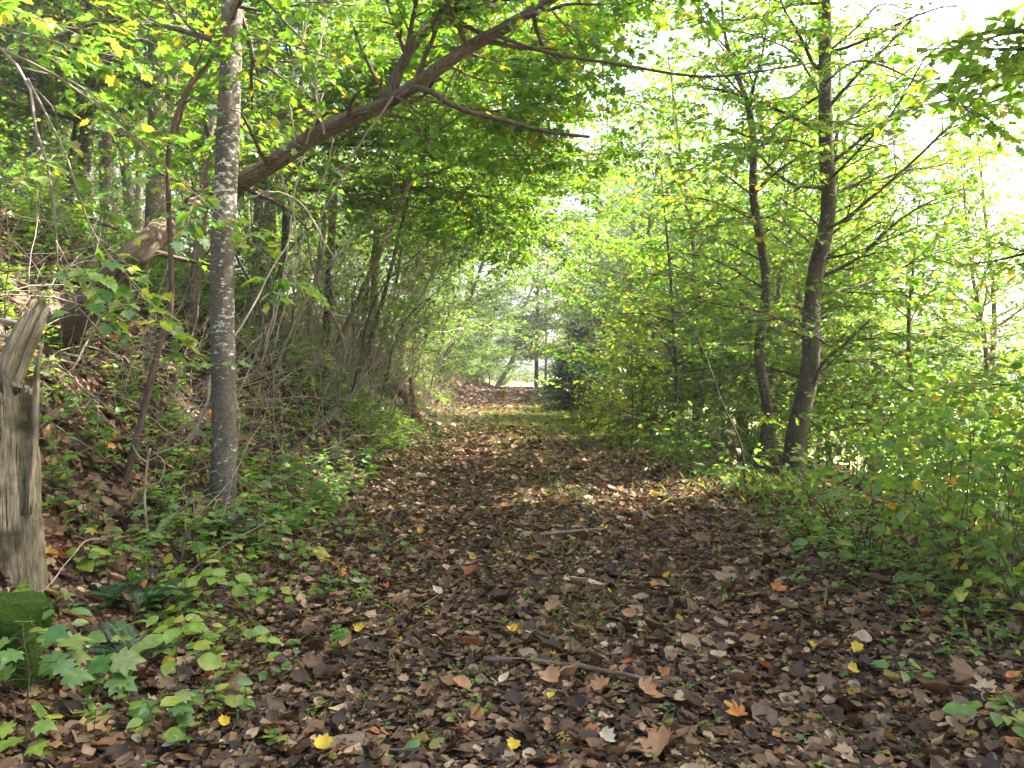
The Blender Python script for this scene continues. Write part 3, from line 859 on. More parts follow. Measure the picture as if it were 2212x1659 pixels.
forest(62, lambda: g.uniform(-34, -6), lambda: g.uniform(11, 46),
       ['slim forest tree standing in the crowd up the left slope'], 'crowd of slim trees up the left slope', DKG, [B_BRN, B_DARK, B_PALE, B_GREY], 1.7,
       ok=lambda x, y: x < -.36*y-1.5 or x < -7.5)
forest(12, lambda: g.uniform(-40, -14), lambda: g.uniform(40, 80), ['pale far tree on the skyline of the left slope'], 'far trees on the skyline of the left slope', YGR, [B_BRN, B_DARK], 3.5)
# far trees round the end of the track
forest(14, lambda: g.uniform(-14, -3.2), lambda: g.uniform(42, 80), ['far leafy tree left of the bright gap at the end of the track'], 'far trees left of the bright gap', GRN, [B_BRN, B_DARK], 2.0, ks=(2, 1), sc=(.9, 1.3), ok=lambda x, y: x < -1.2-.06*y)
forest(30, lambda: g.uniform(4.0, 20), lambda: g.uniform(36, 80), ['far bluish-green tree right of the bright gap at the end of the track'], 'far bluish trees right of the bright gap', BLG, [B_BRN, B_PALE], 2.2, ks=(2, 1, 0), sc=(1.2, 1.7), ok=lambda x, y: x > 2.2+.045*y)
# mid-distance trees right of the track
forest(32, lambda: g.uniform(4.2, 17), lambda: g.uniform(14.5, 42), ['slender yellow-green tree in the thicket right of the track'], 'slender trees in the thicket right of the track', YGR, [B_DARK, B_BRN], 1.4, ks=(2, 1), sc=(.62, 1.05), ok=lambda x, y: x > centre(y)+4 and x < .42*y)
for x, y, s_ in [(8.7, 14.6, .8), (9.8, 16.4, .95), (7.6, 15.2, .75), (4.4, 19.5, 1.12), (4.0, 23.5, 1.2), (5.6, 17, .95), (6.6, 20.5, 1.05), (5.4, 24, 1.0), (7.6, 26, 1.1), (8.6, 19, 1.0), (9.2, 23, 1.1)]:
    copy_thing(*roots[(2, YGR.name)], on_ground(x, y, -.05), x*7, s_, 'slender yellow-green tree in the thicket right of the track', 'slender trees in the thicket right of the track')
forest(7, lambda: g.uniform(40, 95), lambda: g.uniform(70, 120), ['washed-out tree far across the sunny meadow'], 'trees far across the meadow', YGR, [B_BRN], 8, ks=(1, 2), sc=(.9, 1.2))

# ================================================================== right side: named trees
S_R = spec(ls=.098, sp=[0, .12, .2], lf=[0, .36, .44], lsp=.030, rmin=.002, tpl='tri3', nj=.36)
S_RS = spec(ls=.105, sp=[0, .12, .17], lf=[0, .36, .44], lsp=.034, rmin=.002, tpl='tri3', nj=.4)
q, D = ground_at(1715, 1045)
line_tree('forest_tree', 'tallest dark trunk on the right verge, bent at its mossy foot', 'tree',
          [q, P(1718, 950, D), P(1750, 800, D), P(1752, 690, D), P(1762, 590, D), P(1790, 450, D), P(1784, 300, D), P(1782, 100, D), P(1778, -150, D), P(1770, -500, D), P(1760, -900, D)],
          [.24, .185, .15, .135, .125, .118, .11, .10, .09, .07, .04], B_DARK, YGR,
          limbs=[([P(1740, 880, D), P(1775, 790, D-.2), P(1830, 740, D-.3), P(1880, 690, D-.4)], .04, S_R, 2),
                 ([P(1790, 745, D-.2), P(1740, 715, D-.4), P(1640, 672, D-.7), P(1560, 660, D-.9), P(1500, 640, D-1)], .022, S_RS, 2),
                 ([P(1770, 600, D), P(1850, 560, D-.3), P(1950, 470, D-.7), P(2080, 400, D-1.2)], .03, S_RS, 2),
                 ([P(1775, 500, D), P(1830, 470, D-.4), P(1960, 360, D-1), P(2080, 250, D-1.8), P(2200, 200, D-2.4)], .03, S_RS, 2),
                 ([P(1780, 400, D), P(1850, 330, D-.8), P(1930, 240, D-1.8), P(2000, 120, D-2.6)], .025, S_RS, 2),
                 ([P(1785, 330, D), P(1700, 300, D-.6), P(1600, 330, D-1.2), P(1500, 360, D-1.6)], .02, S_RS, 2),
                 ([P(1780, 220, D), P(1720, 120, D-.8), P(1640, 80, D-1.5), P(1560, 60, D-2)], .02, S_RS, 2),
                 ([P(1780, 120, D), P(1850, 60, D-.7), P(1900, 10, D-1.6), P(1960, 20, D-2.6)], .02, S_RS, 2),
                 ([P(1775, 560, D), P(1860, 540, D-.6), P(2010, 480, D-1.4)], .022, S_RS, 2), ([P(1784, 420, D), P(1930, 380, D+.5), P(2150, 330, D+1)], .025, S_RS, 2),
                 ([P(1784, 300, D), P(1900, 200, D+.4), P(2070, 70, D+.8)], .025, S_RS, 2), ([P(1782, 260, D), P(1850, 270, D-1), P(1940, 290, D-2)], .02, S_RS, 2),
                 ([P(1760, 640, D), P(1900, 600, D+.6), P(2180, 470, D+1.4)], .025, S_RS, 2), ([P(1780, 180, D), P(1860, 130, D-1.2), P(2010, 190, D-2.4), P(2140, 260, D-3)], .02, S_RS, 2),
                 ([P(1780, 550, D), P(1690, 480, D-.5), P(1600, 470, D-1), P(1500, 500, D-1.3)], .02, S_R, 2)],
          auto=dict(n=22, t0=.55, L=2.8, spec=S_RS, el=(-5, 50)), seed=21, sides=12, n=46, jit=.03)
q, D = ground_at(1640, 1020)
line_tree('forest_tree', 'dark twin-topped trunk left of the tallest one on the right verge', 'tree',
          [q, P(1658, 900, D), P(1640, 760, D), P(1655, 610, D), P(1628, 430, D), P(1628, 300, D), P(1612, 215, D), P(1580, 130, D), P(1560, 20, D), P(1550, -300, D)],
          [.13, .105, .085, .078, .072, .066, .056, .045, .035, .02, .012], B_DARK, YGR,
          limbs=[([P(1618, 230, D), P(1632, 170, D), P(1650, 100, D), P(1670, -60, D)], .035, S_RS, 2),
                 ([P(1635, 430, D), P(1570, 380, D-.4), P(1500, 340, D-.8)], .02, S_R, 2),
                 ([P(1628, 300, D), P(1540, 270, D+.5), P(1400, 255, D+1)], .02, S_RS, 2), ([P(1612, 215, D), P(1540, 140, D-.5), P(1470, 110, D-1)], .02, S_RS, 2),
                 ([P(1640, 480, D), P(1520, 430, D+.8), P(1370, 420, D+1.6)], .02, S_R, 2), ([P(1590, 140, D), P(1500, 40, D+.5), P(1410, 0, D+1)], .015, S_RS, 2),
                 ([P(1632, 380, D), P(1690, 330, D-.6), P(1720, 250, D-1)], .015, S_RS, 2), ([P(1645, 620, D), P(1540, 560, D+.6), P(1410, 540, D+1.3)], .02, S_R, 2),
                 ([P(1645, 650, D), P(1580, 620, D-.3), P(1480, 600, D-.6), P(1380, 590, D-.9)], .02, S_R, 2),
                 ([P(1640, 560, D), P(1560, 520, D+.4), P(1440, 480, D+.8)], .02, S_R, 2)],
          auto=dict(n=11, t0=.5, L=1.9, spec=S_R, el=(-10, 40)), seed=22, n=40)
q, D = ground_at(1800, 965)
line_tree('leaning_tree', 'brown trunk leaning right away from the tallest dark trunk', 'tree',
          [q, P(1870, 880, D), P(1960, 810, D), P(2040, 755, D), P(2130, 720, D), P(2240, 640, D), P(2400, 500, D)], [.13, .12, .11, .10, .085, .06, .04, .02], B_BRN, YGR,
          limbs=[([P(1880, 860, D), P(1960, 840, D-.4), P(2060, 830, D-.8)], .02, S_RS, 2), ([P(1985, 790, D), P(2060, 690, D-.4), P(2160, 600, D-1)], .02, S_RS, 2),
                 ([P(2040, 755, D), P(1960, 700, D-.4), P(1860, 690, D-.8)], .015, S_R, 2), ([P(1900, 850, D), P(1880, 700, D), P(1850, 560, D), P(1840, 420, D)], .02, S_R, 2)],
          auto=dict(n=10, t0=.45, L=1.6, spec=S_RS, el=(-10, 50)), seed=23)
q, D = ground_at(1442, 978)
line_tree('sapling', 'slim dark sapling at the track edge left of the twin-topped trunk', 'sapling',
          [q, P(1462, 850, D), P(1458, 740, D), P(1452, 640, D), P(1440, 500, D), P(1425, 340, D)], [.05, .043, .04, .035, .03, .02, .01], B_DARK, YGR,
          limbs=[([P(1460, 790, D), P(1435, 735, D), P(1400, 690, D), P(1340, 620, D)], .018, S_R, 2), ([P(1455, 700, D), P(1510, 660, D), P(1580, 640, D)], .015, S_R, 2)],
          auto=dict(n=16, t0=.3, L=1.3, spec=S_R, el=(-10, 40)), seed=24)
q, D = ground_at(1610, 1060)
line_tree('sapling', 'spindly crooked stem in front of the twin-topped trunk', 'sapling',
          [q, P(1600, 960, D), P(1560, 870, D), P(1520, 760, D), P(1470, 660, D)], [.016, .014, .012, .01, .006], B_DARK, YGR,
          auto=dict(n=9, t0=.25, L=.9, spec=S_R, el=(0, 40)), seed=25)
q, D = ground_at(1835, 970)
line_tree('sapling', 'thin upright brown stem between the tallest and the leaning trunk', 'sapling',
          [q, P(1832, 850, D), P(1836, 700, D), P(1828, 560, D), P(1850, 420, D), P(1860, 200, D)], [.03, .026, .022, .018, .012, .006], B_BRN, YGR,
          auto=dict(n=10, t0=.3, L=1.1, spec=S_RS, el=(0, 40)), seed=26)
# leafy trees standing right of the picture, boughs reaching in at the right edge
line_tree('forest_tree', 'leafy tree whose boughs sweep in from the right edge against the bright sky', 'tree',
          [on_ground(6.3, 7.4), np.array([6.3, 7.4, 2.]), np.array([6.25, 7.5, 4.5]), np.array([6.4, 7.5, 8.])], [.14, .12, .1, .08, .03], B_DARK, YGR,
          limbs=[([np.array([6.3, 7.4, 3.4]), P(2280, 100, 7.6), P(2180, 60, 7.2)], .03, S_RS, 2),
                 ([np.array([6.3, 7.4, .4]), P(2280, 860, 8.4), P(2150, 830, 8.6), P(2030, 840, 8.8)], .02, S_RS, 2)],
          auto=dict(n=14, t0=.5, L=2.3, spec=S_RS, el=(0, 50)), seed=27)

# tall broad unseen trees, added around the view to block sun from the track
g = np.random.default_rng(77)
T, L = auto_tree(g, (0, 0, 0), 13, .2, spec(ls=.19, sp=[0, .16, .26], lf=[0, .36, .45], lsp=.055, rmin=.008), 44, t0=.5, reach=.36, el=(0, 60))
r1 = None
for x, y, s_ in [(8.2, 4.6, 1.), (7.6, .4, 1.), (8, -4, 1), (-7.5, -1, 1), (1.5, -5.5, 1)]:
    if r1 is None:
        r1 = thing('added_shade_tree', 'tall unseen tree added outside the view to shade the near part of the track', 'tree', on_ground(x, y), 'unseen trees added to shade the near track')
        tl = (r1, [T.build('trunk', B_DARK, r1), L.build('crown', YGR, r1)])
    else:
        copy_thing(*tl, on_ground(x, y), x*3+y, s_)
for k, (x, y, H, r_) in enumerate([(7.6, 8.8, 13, .36), (5.3, 6.4, 11.5, .4)]):
    b = on_ground(x, y)
    T, L = auto_tree(np.random.default_rng(700+k), b, H, .17, spec(ls=.19, sp=[0, .16, .26], lf=[0, .36, .45], lsp=.055, rmin=.008), 44, t0=.6, reach=r_, el=(8, 60))
    plant('added_shade_tree', 'tall unseen tree added outside the view to shade the near part of the track', 'tree', b, T, L, B_DARK, YGR, 'unseen trees added to shade the near track')

# dark cedar and yellow-green bushes by the track
q, D = ground_at(1245, 893)
T, L = auto_tree(np.random.default_rng(31), q, 2.3, .04, spec(ls=.075, sp=[0, .05, .08], lf=[0, .3, .3], lsp=.02, tpl='dia', nj=1., rmin=.01), 90, t0=.04, reach=.42, el=(10, 70),
                 prof=lambda t: 1.15-.85*t)
plant('cedar_bush', 'dark rounded cedar bush on the right edge of the track', 'cedar', q, T, L, B_BRN, CEDAR)
q, D = ground_at(1215, 868)
T, L = auto_tree(np.random.default_rng(32), q, 2.6, .04, spec(ls=.09, sp=[0, .06, .1], lf=[0, .3, .3], lsp=.03, tpl='dia', nj=1., rmin=.01), 60, t0=.04, reach=.4, el=(10, 70), prof=lambda t: 1.15-.85*t)
plant('cedar_bush', 'second cedar bush, greener and just beyond the dark rounded one', 'cedar', q, T, L, B_BRN, BLG)
q, D = ground_at(1085, 838)
T, L = shrub(np.random.default_rng(33), q, 26, 2.0, spec(ls=.12, sp=[0, .1, .2], lf=[0, .3, .4], lsp=.05, rmin=.008), .8)
plant('shrub', 'dark green shrub at the far left end of the track beside the bright gap', 'shrub', q, T, L, STEM, BLG, None, ('stems', 'foliage'))
q, D = ground_at(1365, 960)
T, L = auto_tree(np.random.default_rng(34), q, 3.0, .02, spec(ls=.085, sp=[0, .1, .16], lf=[0, .32, .4], lsp=.036, tpl='tri3', rmin=.003), 44, t0=.08, reach=.36, el=(-5, 45))
plant('sapling', 'bright yellow-green bushy sapling beside the dark cedar bush', 'sapling', q, T, L, STEM, YEL)
q, D = ground_at(1300, 925)
T, L = shrub(np.random.default_rng(35), q, 14, 1.3, spec(ls=.07, sp=[0, .1, .2], lsp=.045), .7)
plant('shrub', 'low yellow-green shrub in front of the dark cedar bush', 'shrub', q, T, L, STEM, YEL, None, ('stems', 'foliage'))

q, D = ground_at(1262, 886)
T, L = auto_tree(np.random.default_rng(36), q, 2.9, .04, spec(ls=.08, sp=[0, .05, .08], lf=[0, .3, .3], lsp=.02, tpl='dia', nj=1., rmin=.01), 110, t0=.03, reach=.46, el=(0, 70), prof=lambda t: 1.2-.8*t)
plant('cedar_bush', 'tall dark cedar bush right of the rounded one at the edge of the track', 'cedar', q, T, L, B_BRN, CEDAR)

# shrubs along the right verge
S_SH = spec(ls=.08, sp=[0, .09, .15], lf=[0, .32, .42], lsp=.05, tpl='oval', grav=[-.06, -.06, -.04], nj=.45)
for k, (x, y, n, H, sp, lf, lab) in enumerate([
        (3.05, 5.3, 10, 1.5, S_SH, YGR, 'leafy shrub with round leaves and red-brown stems at the right edge, nearest the camera'),
        (3.6, 6.2, 9, 1.6, S_SH, YGR, 'tall leafy shrub at the right edge, behind the nearest round-leaved shrub'),
        (3.05, 7.0, 9, .85, S_SH, SEED, 'arching green shrub spilling over the right edge of the track'),
        (3.0, 8.4, 8, .65, S_SH, YGR, 'low shrub with yellowing leaves just in front of the tallest dark trunk'),
        (4.3, 7.6, 10, 1.3, S_SH, YGR, 'broad-leaved shrub right of the tallest dark trunk'),
        (4.9, 8.8, 9, 1.6, S_SH, YGR, 'thin airy shrub against the bright meadow at the right'),
        (3.0, 10.4, 8, .6, S_SH, SEED, 'low dense shrub round the foot of the twin-topped trunk'),
        (2.75, 12.6, 12, 1.0, S_SH, SEED, 'low shrub at the track edge below the slim dark sapling'),
        (4.4, 12.8, 12, 1.9, S_SH, YGR, 'tangled shrub behind the twin-topped trunk'),
        (3.4, 15.5, 14, 1.9, S_SH, YGR, 'tangled shrub between the slim dark sapling and the yellow-green sapling'),
        (2.75, 6.2, 9, .9, S_SH, SEED, 'low green shrub creeping onto the litter at the right edge of the track'),
        (3.9, 5.6, 9, 1.8, S_SH, YGR, 'tallest leafy shrub at the right edge, its top against the bright meadow'),
        (3.15, 4.75, 9, 1.1, S_SH, SEED, 'low leafy shrub creeping in at the lower right edge, closest of all'),
        (5.2, 7.4, 8, 1.7, S_SH, YGR, 'loose shrub at the far right edge, screening the meadow'),
        (5.6, 10.8, 12, 2.0, S_SH, YGR, 'pale shrub under the trunk that leans right')]):
    g = np.random.default_rng(200+k); b = on_ground(x, y)
    T, L = shrub(g, b, n, H, sp, .75, .006, 2, bias=(-.2, 0, 0) if x < 3.2 else None)
    plant('shrub', lab, 'shrub', b, T, L, STEM, lf, None, ('stems', 'foliage'))
g = np.random.default_rng(260)
T, L = shrub(g, (0, 0, 0), 16, 2.1, spec(ls=.12, sp=[0, .13, .22], lf=[0, .32, .42], lsp=.07, rmin=.006), .7, .008, 2)
r0 = thing('shrub', 'leafy shrub in the thicket lining the right side of the far track', 'shrub', on_ground(3.6, 20), 'shrubs lining the right side of the far track')
sh = (r0, [T.build('stems', STEM, r0), L.build('foliage', YGR, r0)])
for x, y in [(3.3, 25), (3.4, 30), (3.3, 36), (3.2, 43), (5.2, 18), (6.5, 22), (6.8, 28), (5.4, 33), (8.2, 19), (7.6, 15), (9, 25)]:
    copy_thing(*sh, on_ground(centre(y)+x, y), g.uniform(0, 6.28), g.uniform(.8, 1.3), None, None)
for x, y in [(-1.2, 66), (.6, 70), (2.2, 72), (3.8, 69), (5.2, 74), (1.4, 78), (-.4, 80), (3.2, 84), (6.5, 80)]:
    copy_thing(*sh, on_ground(x, y), g.uniform(0, 6.28), g.uniform(1.1, 1.7), 'sunlit shrub seen through the bright gap at the end of the track', 'sunlit shrubs beyond the end of the track')
for x, y, s_ in [(-2.2, 53, .75), (-1.7, 61, .8), (-3.0, 47, .8), (4.4, 60, .8), (3.7, 52, .75)]:
    copy_thing(*roots[(2, GRN.name)], on_ground(x, y), x*5, s_, 'far leafy tree left of the bright gap at the end of the track' if x < 0 else 'small leafy tree just right of the bright gap at the end of the track', None if x < 0 else 'small trees right of the bright gap')
for x, y, s_ in [(6.6, 10.8, 1.1), (8.5, 14.5, 1.5), (6.2, 14.5, 1.3), (10.5, 17, 1.7), (8, 17.5, 1.5)]:
    copy_thing(*sh, on_ground(x, y), x*5, s_, 'airy yellow-green shrub standing between the right verge and the meadow', 'airy shrubs in front of the meadow')
for x, y in [(-3.2, 19), (-3.4, 24), (-3.1, 29), (-3.2, 37), (-3.2, 45), (-3.0, 50), (-2.7, 56), (-2.4, 61), (-3.8, 58), (-4.5, 53), (-2.9, 41), (-3.0, 47.5), (-2.6, 53), (-4.2, 49), (-3.6, 44), (-6, 15), (-6.5, 19), (-7.5, 13), (-8.5, 17), (-6.4, 25), (-6.5, 10.5), (-8.2, 11.5), (-7.4, 9.8), (-9.6, 14), (-10.5, 16), (-5.6, 12.2), (-4.9, 9.4), (-9.2, 12.4), (-11.5, 19), (-5.2, 14.2), (-4.4, 11.4)]:
    copy_thing(*sh, on_ground(centre(y)+x, y), g.uniform(0, 6.28), g.uniform(.55, .9)*(1.5 if y > 40 else 1), 'shrub growing on the shaded left bank among thin stems', 'shrubs on the shaded left bank')

# ---------------- brush of thin stems on the left bank
bp = []
for k in range(6):
    g = np.random.default_rng(300+k); T, L = Tubes(), Leaves()
    H = g.uniform(3.0, 4.6)
    pts = wander(g, (0, 0, -.1), (g.uniform(.05, .45), g.uniform(-.2, .1), 1), H, 12, .13, -.012)
    T.tube(smooth(pts, 22), np.linspace(g.uniform(.014, .024), .003, 22), 6)
    for i in range(14):
        t = g.uniform(.2, 1); p, tg = sample(pts, t)
        d = norm(tg+g.normal(0, .7, 3))
        limb(T, L, g, wander(g, p, d, H*.32*g.uniform(.4, 1), 6, .13, -.02), .006, spec(ls=.075, sp=[0, .22, .3], lf=[0, .35, .4], lsp=.08, tpl='tri3', rmin=.0022), 1)
    bp.append((T, L))
g = np.random.default_rng(333)
br = {}
c = 0
blabels = {'near': ('thin stem in the brush between the lichen-spotted tree and the fallen log', 'thin stems in the brush left of the fallen log'),
           'far': ('thin stem in the shaded brush along the left bank beyond the fallen log', 'thin stems in the brush beyond the fallen log')}
while c < 96:
    y = g.uniform(8.0, 30); x = centre(y)-2.5-abs(g.normal(0, 2.6))
    X = (x/y)*F+CX
    if X < 515 or X > 1010:
        continue
    k = c % 6; leafm = (DKG, YGR)[k % 2]; bk = (B_PALE, B_TWIG, B_PALE, B_DARK, B_TWIG, B_BRN)[k]
    lab, grp = blabels['near' if y < 15 else 'far']
    b = on_ground(x, y); s = g.uniform(.7, 1.2)
    if k not in br:
        r = thing('sapling', lab, 'sapling', b, grp); br[k] = (r, [bp[k][0].build('stem', bk, r), bp[k][1].build('foliage', leafm, r)])
        r.rotation_euler = (0, 0, g.uniform(-2.6, 2.6))
    else:
        copy_thing(*br[k], b, g.uniform(-.9, .9) if c % 2 else g.uniform(-3, 3), s, lab, grp)
    c += 1
# hanging vines and bare crossing poles
vl = ['tangled pale vine hanging from the leaning trunk just above mid trunk', 'long bare vine dropping from the fork of the leaning trunk',
      'pair of pale bare stems crossing the lichen-spotted tree at its middle', 'bare pole slanting up through the brush left of the pale thin trunks']
for k, (lab, strands) in enumerate(zip(vl, [
        [[(640, 320, 7.9), (625, 200, 7.8), (655, 80, 7.7), (640, -60, 7.6)], [(700, 290, 7.8), (680, 180, 7.7), (700, 60, 7.8), (730, -60, 7.7)], [(660, 310, 7.85), (690, 220, 7.8), (650, 120, 7.75), (690, -40, 7.7)], [(600, 360, 8), (640, 500, 7.9), (600, 640, 7.9), (570, 760, 7.8)]],
        [[(850, 210, 7.6), (770, 320, 7.5), (720, 420, 7.4), (690, 480, 7.4), (700, 560, 7.4)]],
        [[(350, 950, 6.4), (440, 890, 6.3), (460, 800, 6.3), (560, 640, 6.5), (640, 480, 6.9)], [(460, 500, 6.5), (560, 420, 6.4), (650, 440, 6.4), (720, 560, 6.4)], [(395, 965, 6.3), (420, 940, 6.3), (450, 860, 6.25)]],
        [[(590, 760, 9.5), (640, 560, 9.3), (700, 380, 9.1), (720, 300, 9)], [(560, 800, 9), (610, 620, 8.9), (640, 400, 8.8), (700, 200, 8.8)]]])):
    T = Tubes(); g = np.random.default_rng(400+k)
    for st in strands:
        ps = smooth([P(*p) for p in st], 24)+g.normal(0, .006, (24, 3))
        T.tube(ps, np.linspace(.011, .006, 24), 6)
    tag(T.build('vine' if k < 2 else 'bare_stem', B_PALE if k != 1 else B_TWIG), lab, 'vine' if k < 2 else 'bare stem')

# dead bare branches lying on the bank
for k, (lab, p0, p1) in enumerate([('bare grey branch lying across the upper bank behind the bare stump', (0, 610), (330, 640)), ('forked dead branch resting on the bank right of the bare stump', (110, 780), (300, 830)),
                                   ('dead branch pointing down the bank left of the red-brown sapling', (120, 800), (250, 950))]):
    a, _ = ground_at(*p0); b, _ = ground_at(*p1); g = np.random.default_rng(420+k); T = Tubes()
    ps = smooth([a+(0, 0, .06), (a+b)/2+(0, -.05, .12), b+(0, 0, .05)], 14)+g.normal(0, .008, (14, 3)); T.tube(ps, np.linspace(.014, .005, 14), 6)
    for i in range(4):
        p, tg = sample(ps, g.uniform(.2, .8)); T.tube(wander(g, p, tg+g.normal(0, .6, 3), .35, 5, .12), np.linspace(.006, .002, 6), 5)
    tag(T.build('dead_branch', B_TWIG), lab, 'branch')
# bleached forked twig
T = Tubes(); q, D = ground_at(322, 1180)
T.tube(smooth([q, P(312, 1080, D), P(318, 1000, D), P(325, 968, D)], 10), np.linspace(.010, .006, 10), 6)
for a in [[(314, 1050), (345, 1040), (355, 1000), (330, 975)], [(318, 1000), (300, 985), (285, 960)], [(312, 1085), (290, 1100), (270, 1120)], [(320, 985), (380, 965), (420, 930), (445, 870)]]:
    T.tube(smooth([P(*p, D-.02) for p in a], 10), np.linspace(.006, .003, 10), 5)
tag(T.build('dead_branch', B_PALE), 'bleached forked twig curling between the red-brown sapling and the lichen-spotted tree', 'branch')

BW = Tubes(); g = np.random.default_rng(450)
for k in range(1300):
    y = g.uniform(4.8, 24); x = centre(y)-2.4-abs(g.normal(0, 2.2)); b = on_ground(x, y, -.02)
    ln = g.uniform(.4, 1.9); st = wander(g, b, (g.normal(.1, .7), g.normal(-.1, .6), g.uniform(.15, 1.2)), ln, 9, .13, -.03)
    BW.tube(st, np.linspace(1, .35, 10)*g.uniform(.003, .008), 4, False)
    for i in range(2):
        p, tg = sample(st, g.uniform(.3, .8)); BW.tube(wander(g, p, tg+g.normal(0, .6, 3), ln*.4, 5, .12), np.linspace(.0028, .0012, 6), 3, False)
tag(BW.build('brushwood', B_BRUSH), 'tangle of thin bare grey twigs all over the left bank', 'brushwood', kind='stuff')

# ---------------- foreground seedlings, each a thing
SM = spec(ls=.1)


def seedling(label, px, h, n, ls, tpl, leaf, seed, spread=.16, name='seedling', cat='seedling', droop=-.15, ring=None):
    q, D = ground_at(*px); g = np.random.default_rng(seed); T, L = Tubes(), Leaves()
    ns = max(1, n//9)
    for s_ in range(ns):
        az = g.uniform(0, 6.28); d = np.array([math.cos(az)*.45*(ns > 1), math.sin(az)*.45*(ns > 1), 1.])
        st = wander(g, q, d, h*g.uniform(.7, 1.1), 6, .10, -.02); T.tube(st, np.linspace(.004, .002, 7), 5)
        m = n//ns
        for i in range(m):
            t = .35+.65*(i+.5)/m; p, tg = sample(st, t); a = i*2.4+g.normal(0, .3)
            dd = norm([math.cos(a), math.sin(a), .25]); pl = spread*g.uniform(.4, 1.)*(1.25-t*.7)
            e = p+dd*pl; T.tube(np.array([p, (p+e)/2+(0, 0, .008), e]), .0014, 4, False)
            dl = norm(dd+np.array([0, 0, droop-.25])+g.normal(0, .12, 3))
            L.add(tpl, e, dl, norm(UP*1.+np.array([0, -.55, 0])+g.normal(0, .25, 3)), ls*g.uniform(.7, 1.2), g.normal(-.15, .1), g.uniform(.9, 1.1))
    return plant(name, label, cat, q, T, L, STEM, leaf, None, ('stem', 'leaves'))


seedling('maple seedling with broad pointed leaves in front of the mossy rock', (60, 1560), .36, 15, .105, 'maple', MSEED, 501, .2, 'maple_seedling', 'seedling')
seedling('maple seedling with two big leaves right of the mossy rock', (225, 1520), .30, 8, .105, 'maple', MSEED, 502, .16, 'maple_seedling')
seedling('yellowing maple seedling in the bottom left corner', (60, 1640), .16, 7, .085, 'maple', LIME, 503, .12, 'maple_seedling')
seedling('small maple seedling left of the tall lime seedling near the bottom left', (350, 1590), .22, 9, .08, 'maple', MSEED, 504, .12, 'maple_seedling')
seedling('wide lime-green seedling with many oval leaves below the lichen-spotted tree', (455, 1310), .30, 34, .088, 'oval', LIME, 505, .22)
seedling('lime seedling with four drooping leaves at the right end of the wide one', (585, 1330), .25, 7, .08, 'oval', LIME, 506, .12)
seedling('flat seedling with four round leaves beside the rotten red wood', (158, 1240), .18, 5, .125, 'oval', LIME, 507, .06)
seedling('seedling with rounded leaves above the four-leaved one by the stump', (215, 1165), .14, 4, .12, 'oval', SEED, 508, .06)
seedling('lime seedling with broad oval leaves in the leaf litter at lower left', (385, 1500), .30, 12, .11, 'oval', LIME, 509, .16)
seedling('thin seedling with yellow round leaves near the bottom left', (345, 1640), .26, 5, .085, 'oval', LIME, 510, .08)
seedling('lime seedling with long leaves in front of the dark fern', (345, 1400), .2, 8, .10, 'oval', LIME, 511, .14)
seedling('bright seedling with layered leaves on the bank right of the lichen-spotted tree', (650, 830), .75, 26, .13, 'oval', LIME, 512, .3)
seedling('leafy seedling climbing the bank left of the lichen-spotted tree', (400, 960), .45, 18, .09, 'oval', SEED, 513, .2)
seedling('green seedling between the bare stump and the red-brown sapling', (190, 960), .4, 20, .085, 'oval', SEED, 514, .22)
seedling('low dark-leaved seedling just right of the bare stump', (130, 1080), .3, 16, .075, 'oval', SEED, 515, .18)
seedling('green seedling with lobed leaves low on the bank right of the lichen-spotted tree', (600, 1080), .45, 26, .085, 'tri3', SEED, 516, .3)
seedling('lobed-leaf seedling leaning over the left edge of the track', (700, 1100), .5, 30, .08, 'tri3', SEED, 517, .32)
seedling('seedling with broad pale leaves at the right edge of the track', (1770, 1240), .3, 9, .10, 'oval', SEED, 518, .16)
seedling('sprig of pointed leaves in the bottom right corner', (2150, 1600), .2, 8, .10, 'oval', SEED, 519, .14)
seedling('tiny green seedling in the litter near the middle of the bottom edge', (920, 1630), .08, 8, .045, 'oval', SEED, 520, .06)
seedling('small green seedling under the fallen stick', (930, 1480), .07, 6, .04, 'oval', SEED, 521, .05)
seedling('low leafy seedling right of the yellow leaves at lower right', (1960, 1480), .14, 9, .06, 'oval', SEED, 522, .1)
for k, (px, h, n, ls, tp, mt, lab) in enumerate([
        ((520, 1420), .2, 12, .075, 'oval', LIME, 'low lime seedling at the left edge of the litter, right of the drooping one'), ((270, 1260), .25, 16, .075, 'oval', SEED, 'green seedling between the four-leaved one and the wide lime one'),
        ((560, 1210), .3, 20, .07, 'oval', SEED, 'small-leaved green seedling right of the hemlock seedling'), ((660, 1250), .26, 16, .065, 'tri3', SEED, 'small lobed seedling furthest into the litter on the left'),
        ((120, 1440), .3, 12, .09, 'oval', SEED, 'green seedling leaning on the mossy rock'), ((470, 1560), .15, 9, .065, 'oval', SEED, 'low seedling in the litter right of the thin yellow-leaved one'),
        ((300, 1190), .3, 18, .07, 'tri3', SEED, 'lobed green seedling above the wide lime one'), ((420, 1400), .22, 12, .08, 'oval', LIME, 'lime seedling between the fern and the drooping lime seedling'),
        ((700, 1180), .35, 22, .07, 'tri3', SEED, 'leafy seedling where the bank foot meets the litter')]):
    seedling(lab, px, h, n, ls, tp, mt, 900+k, .18)
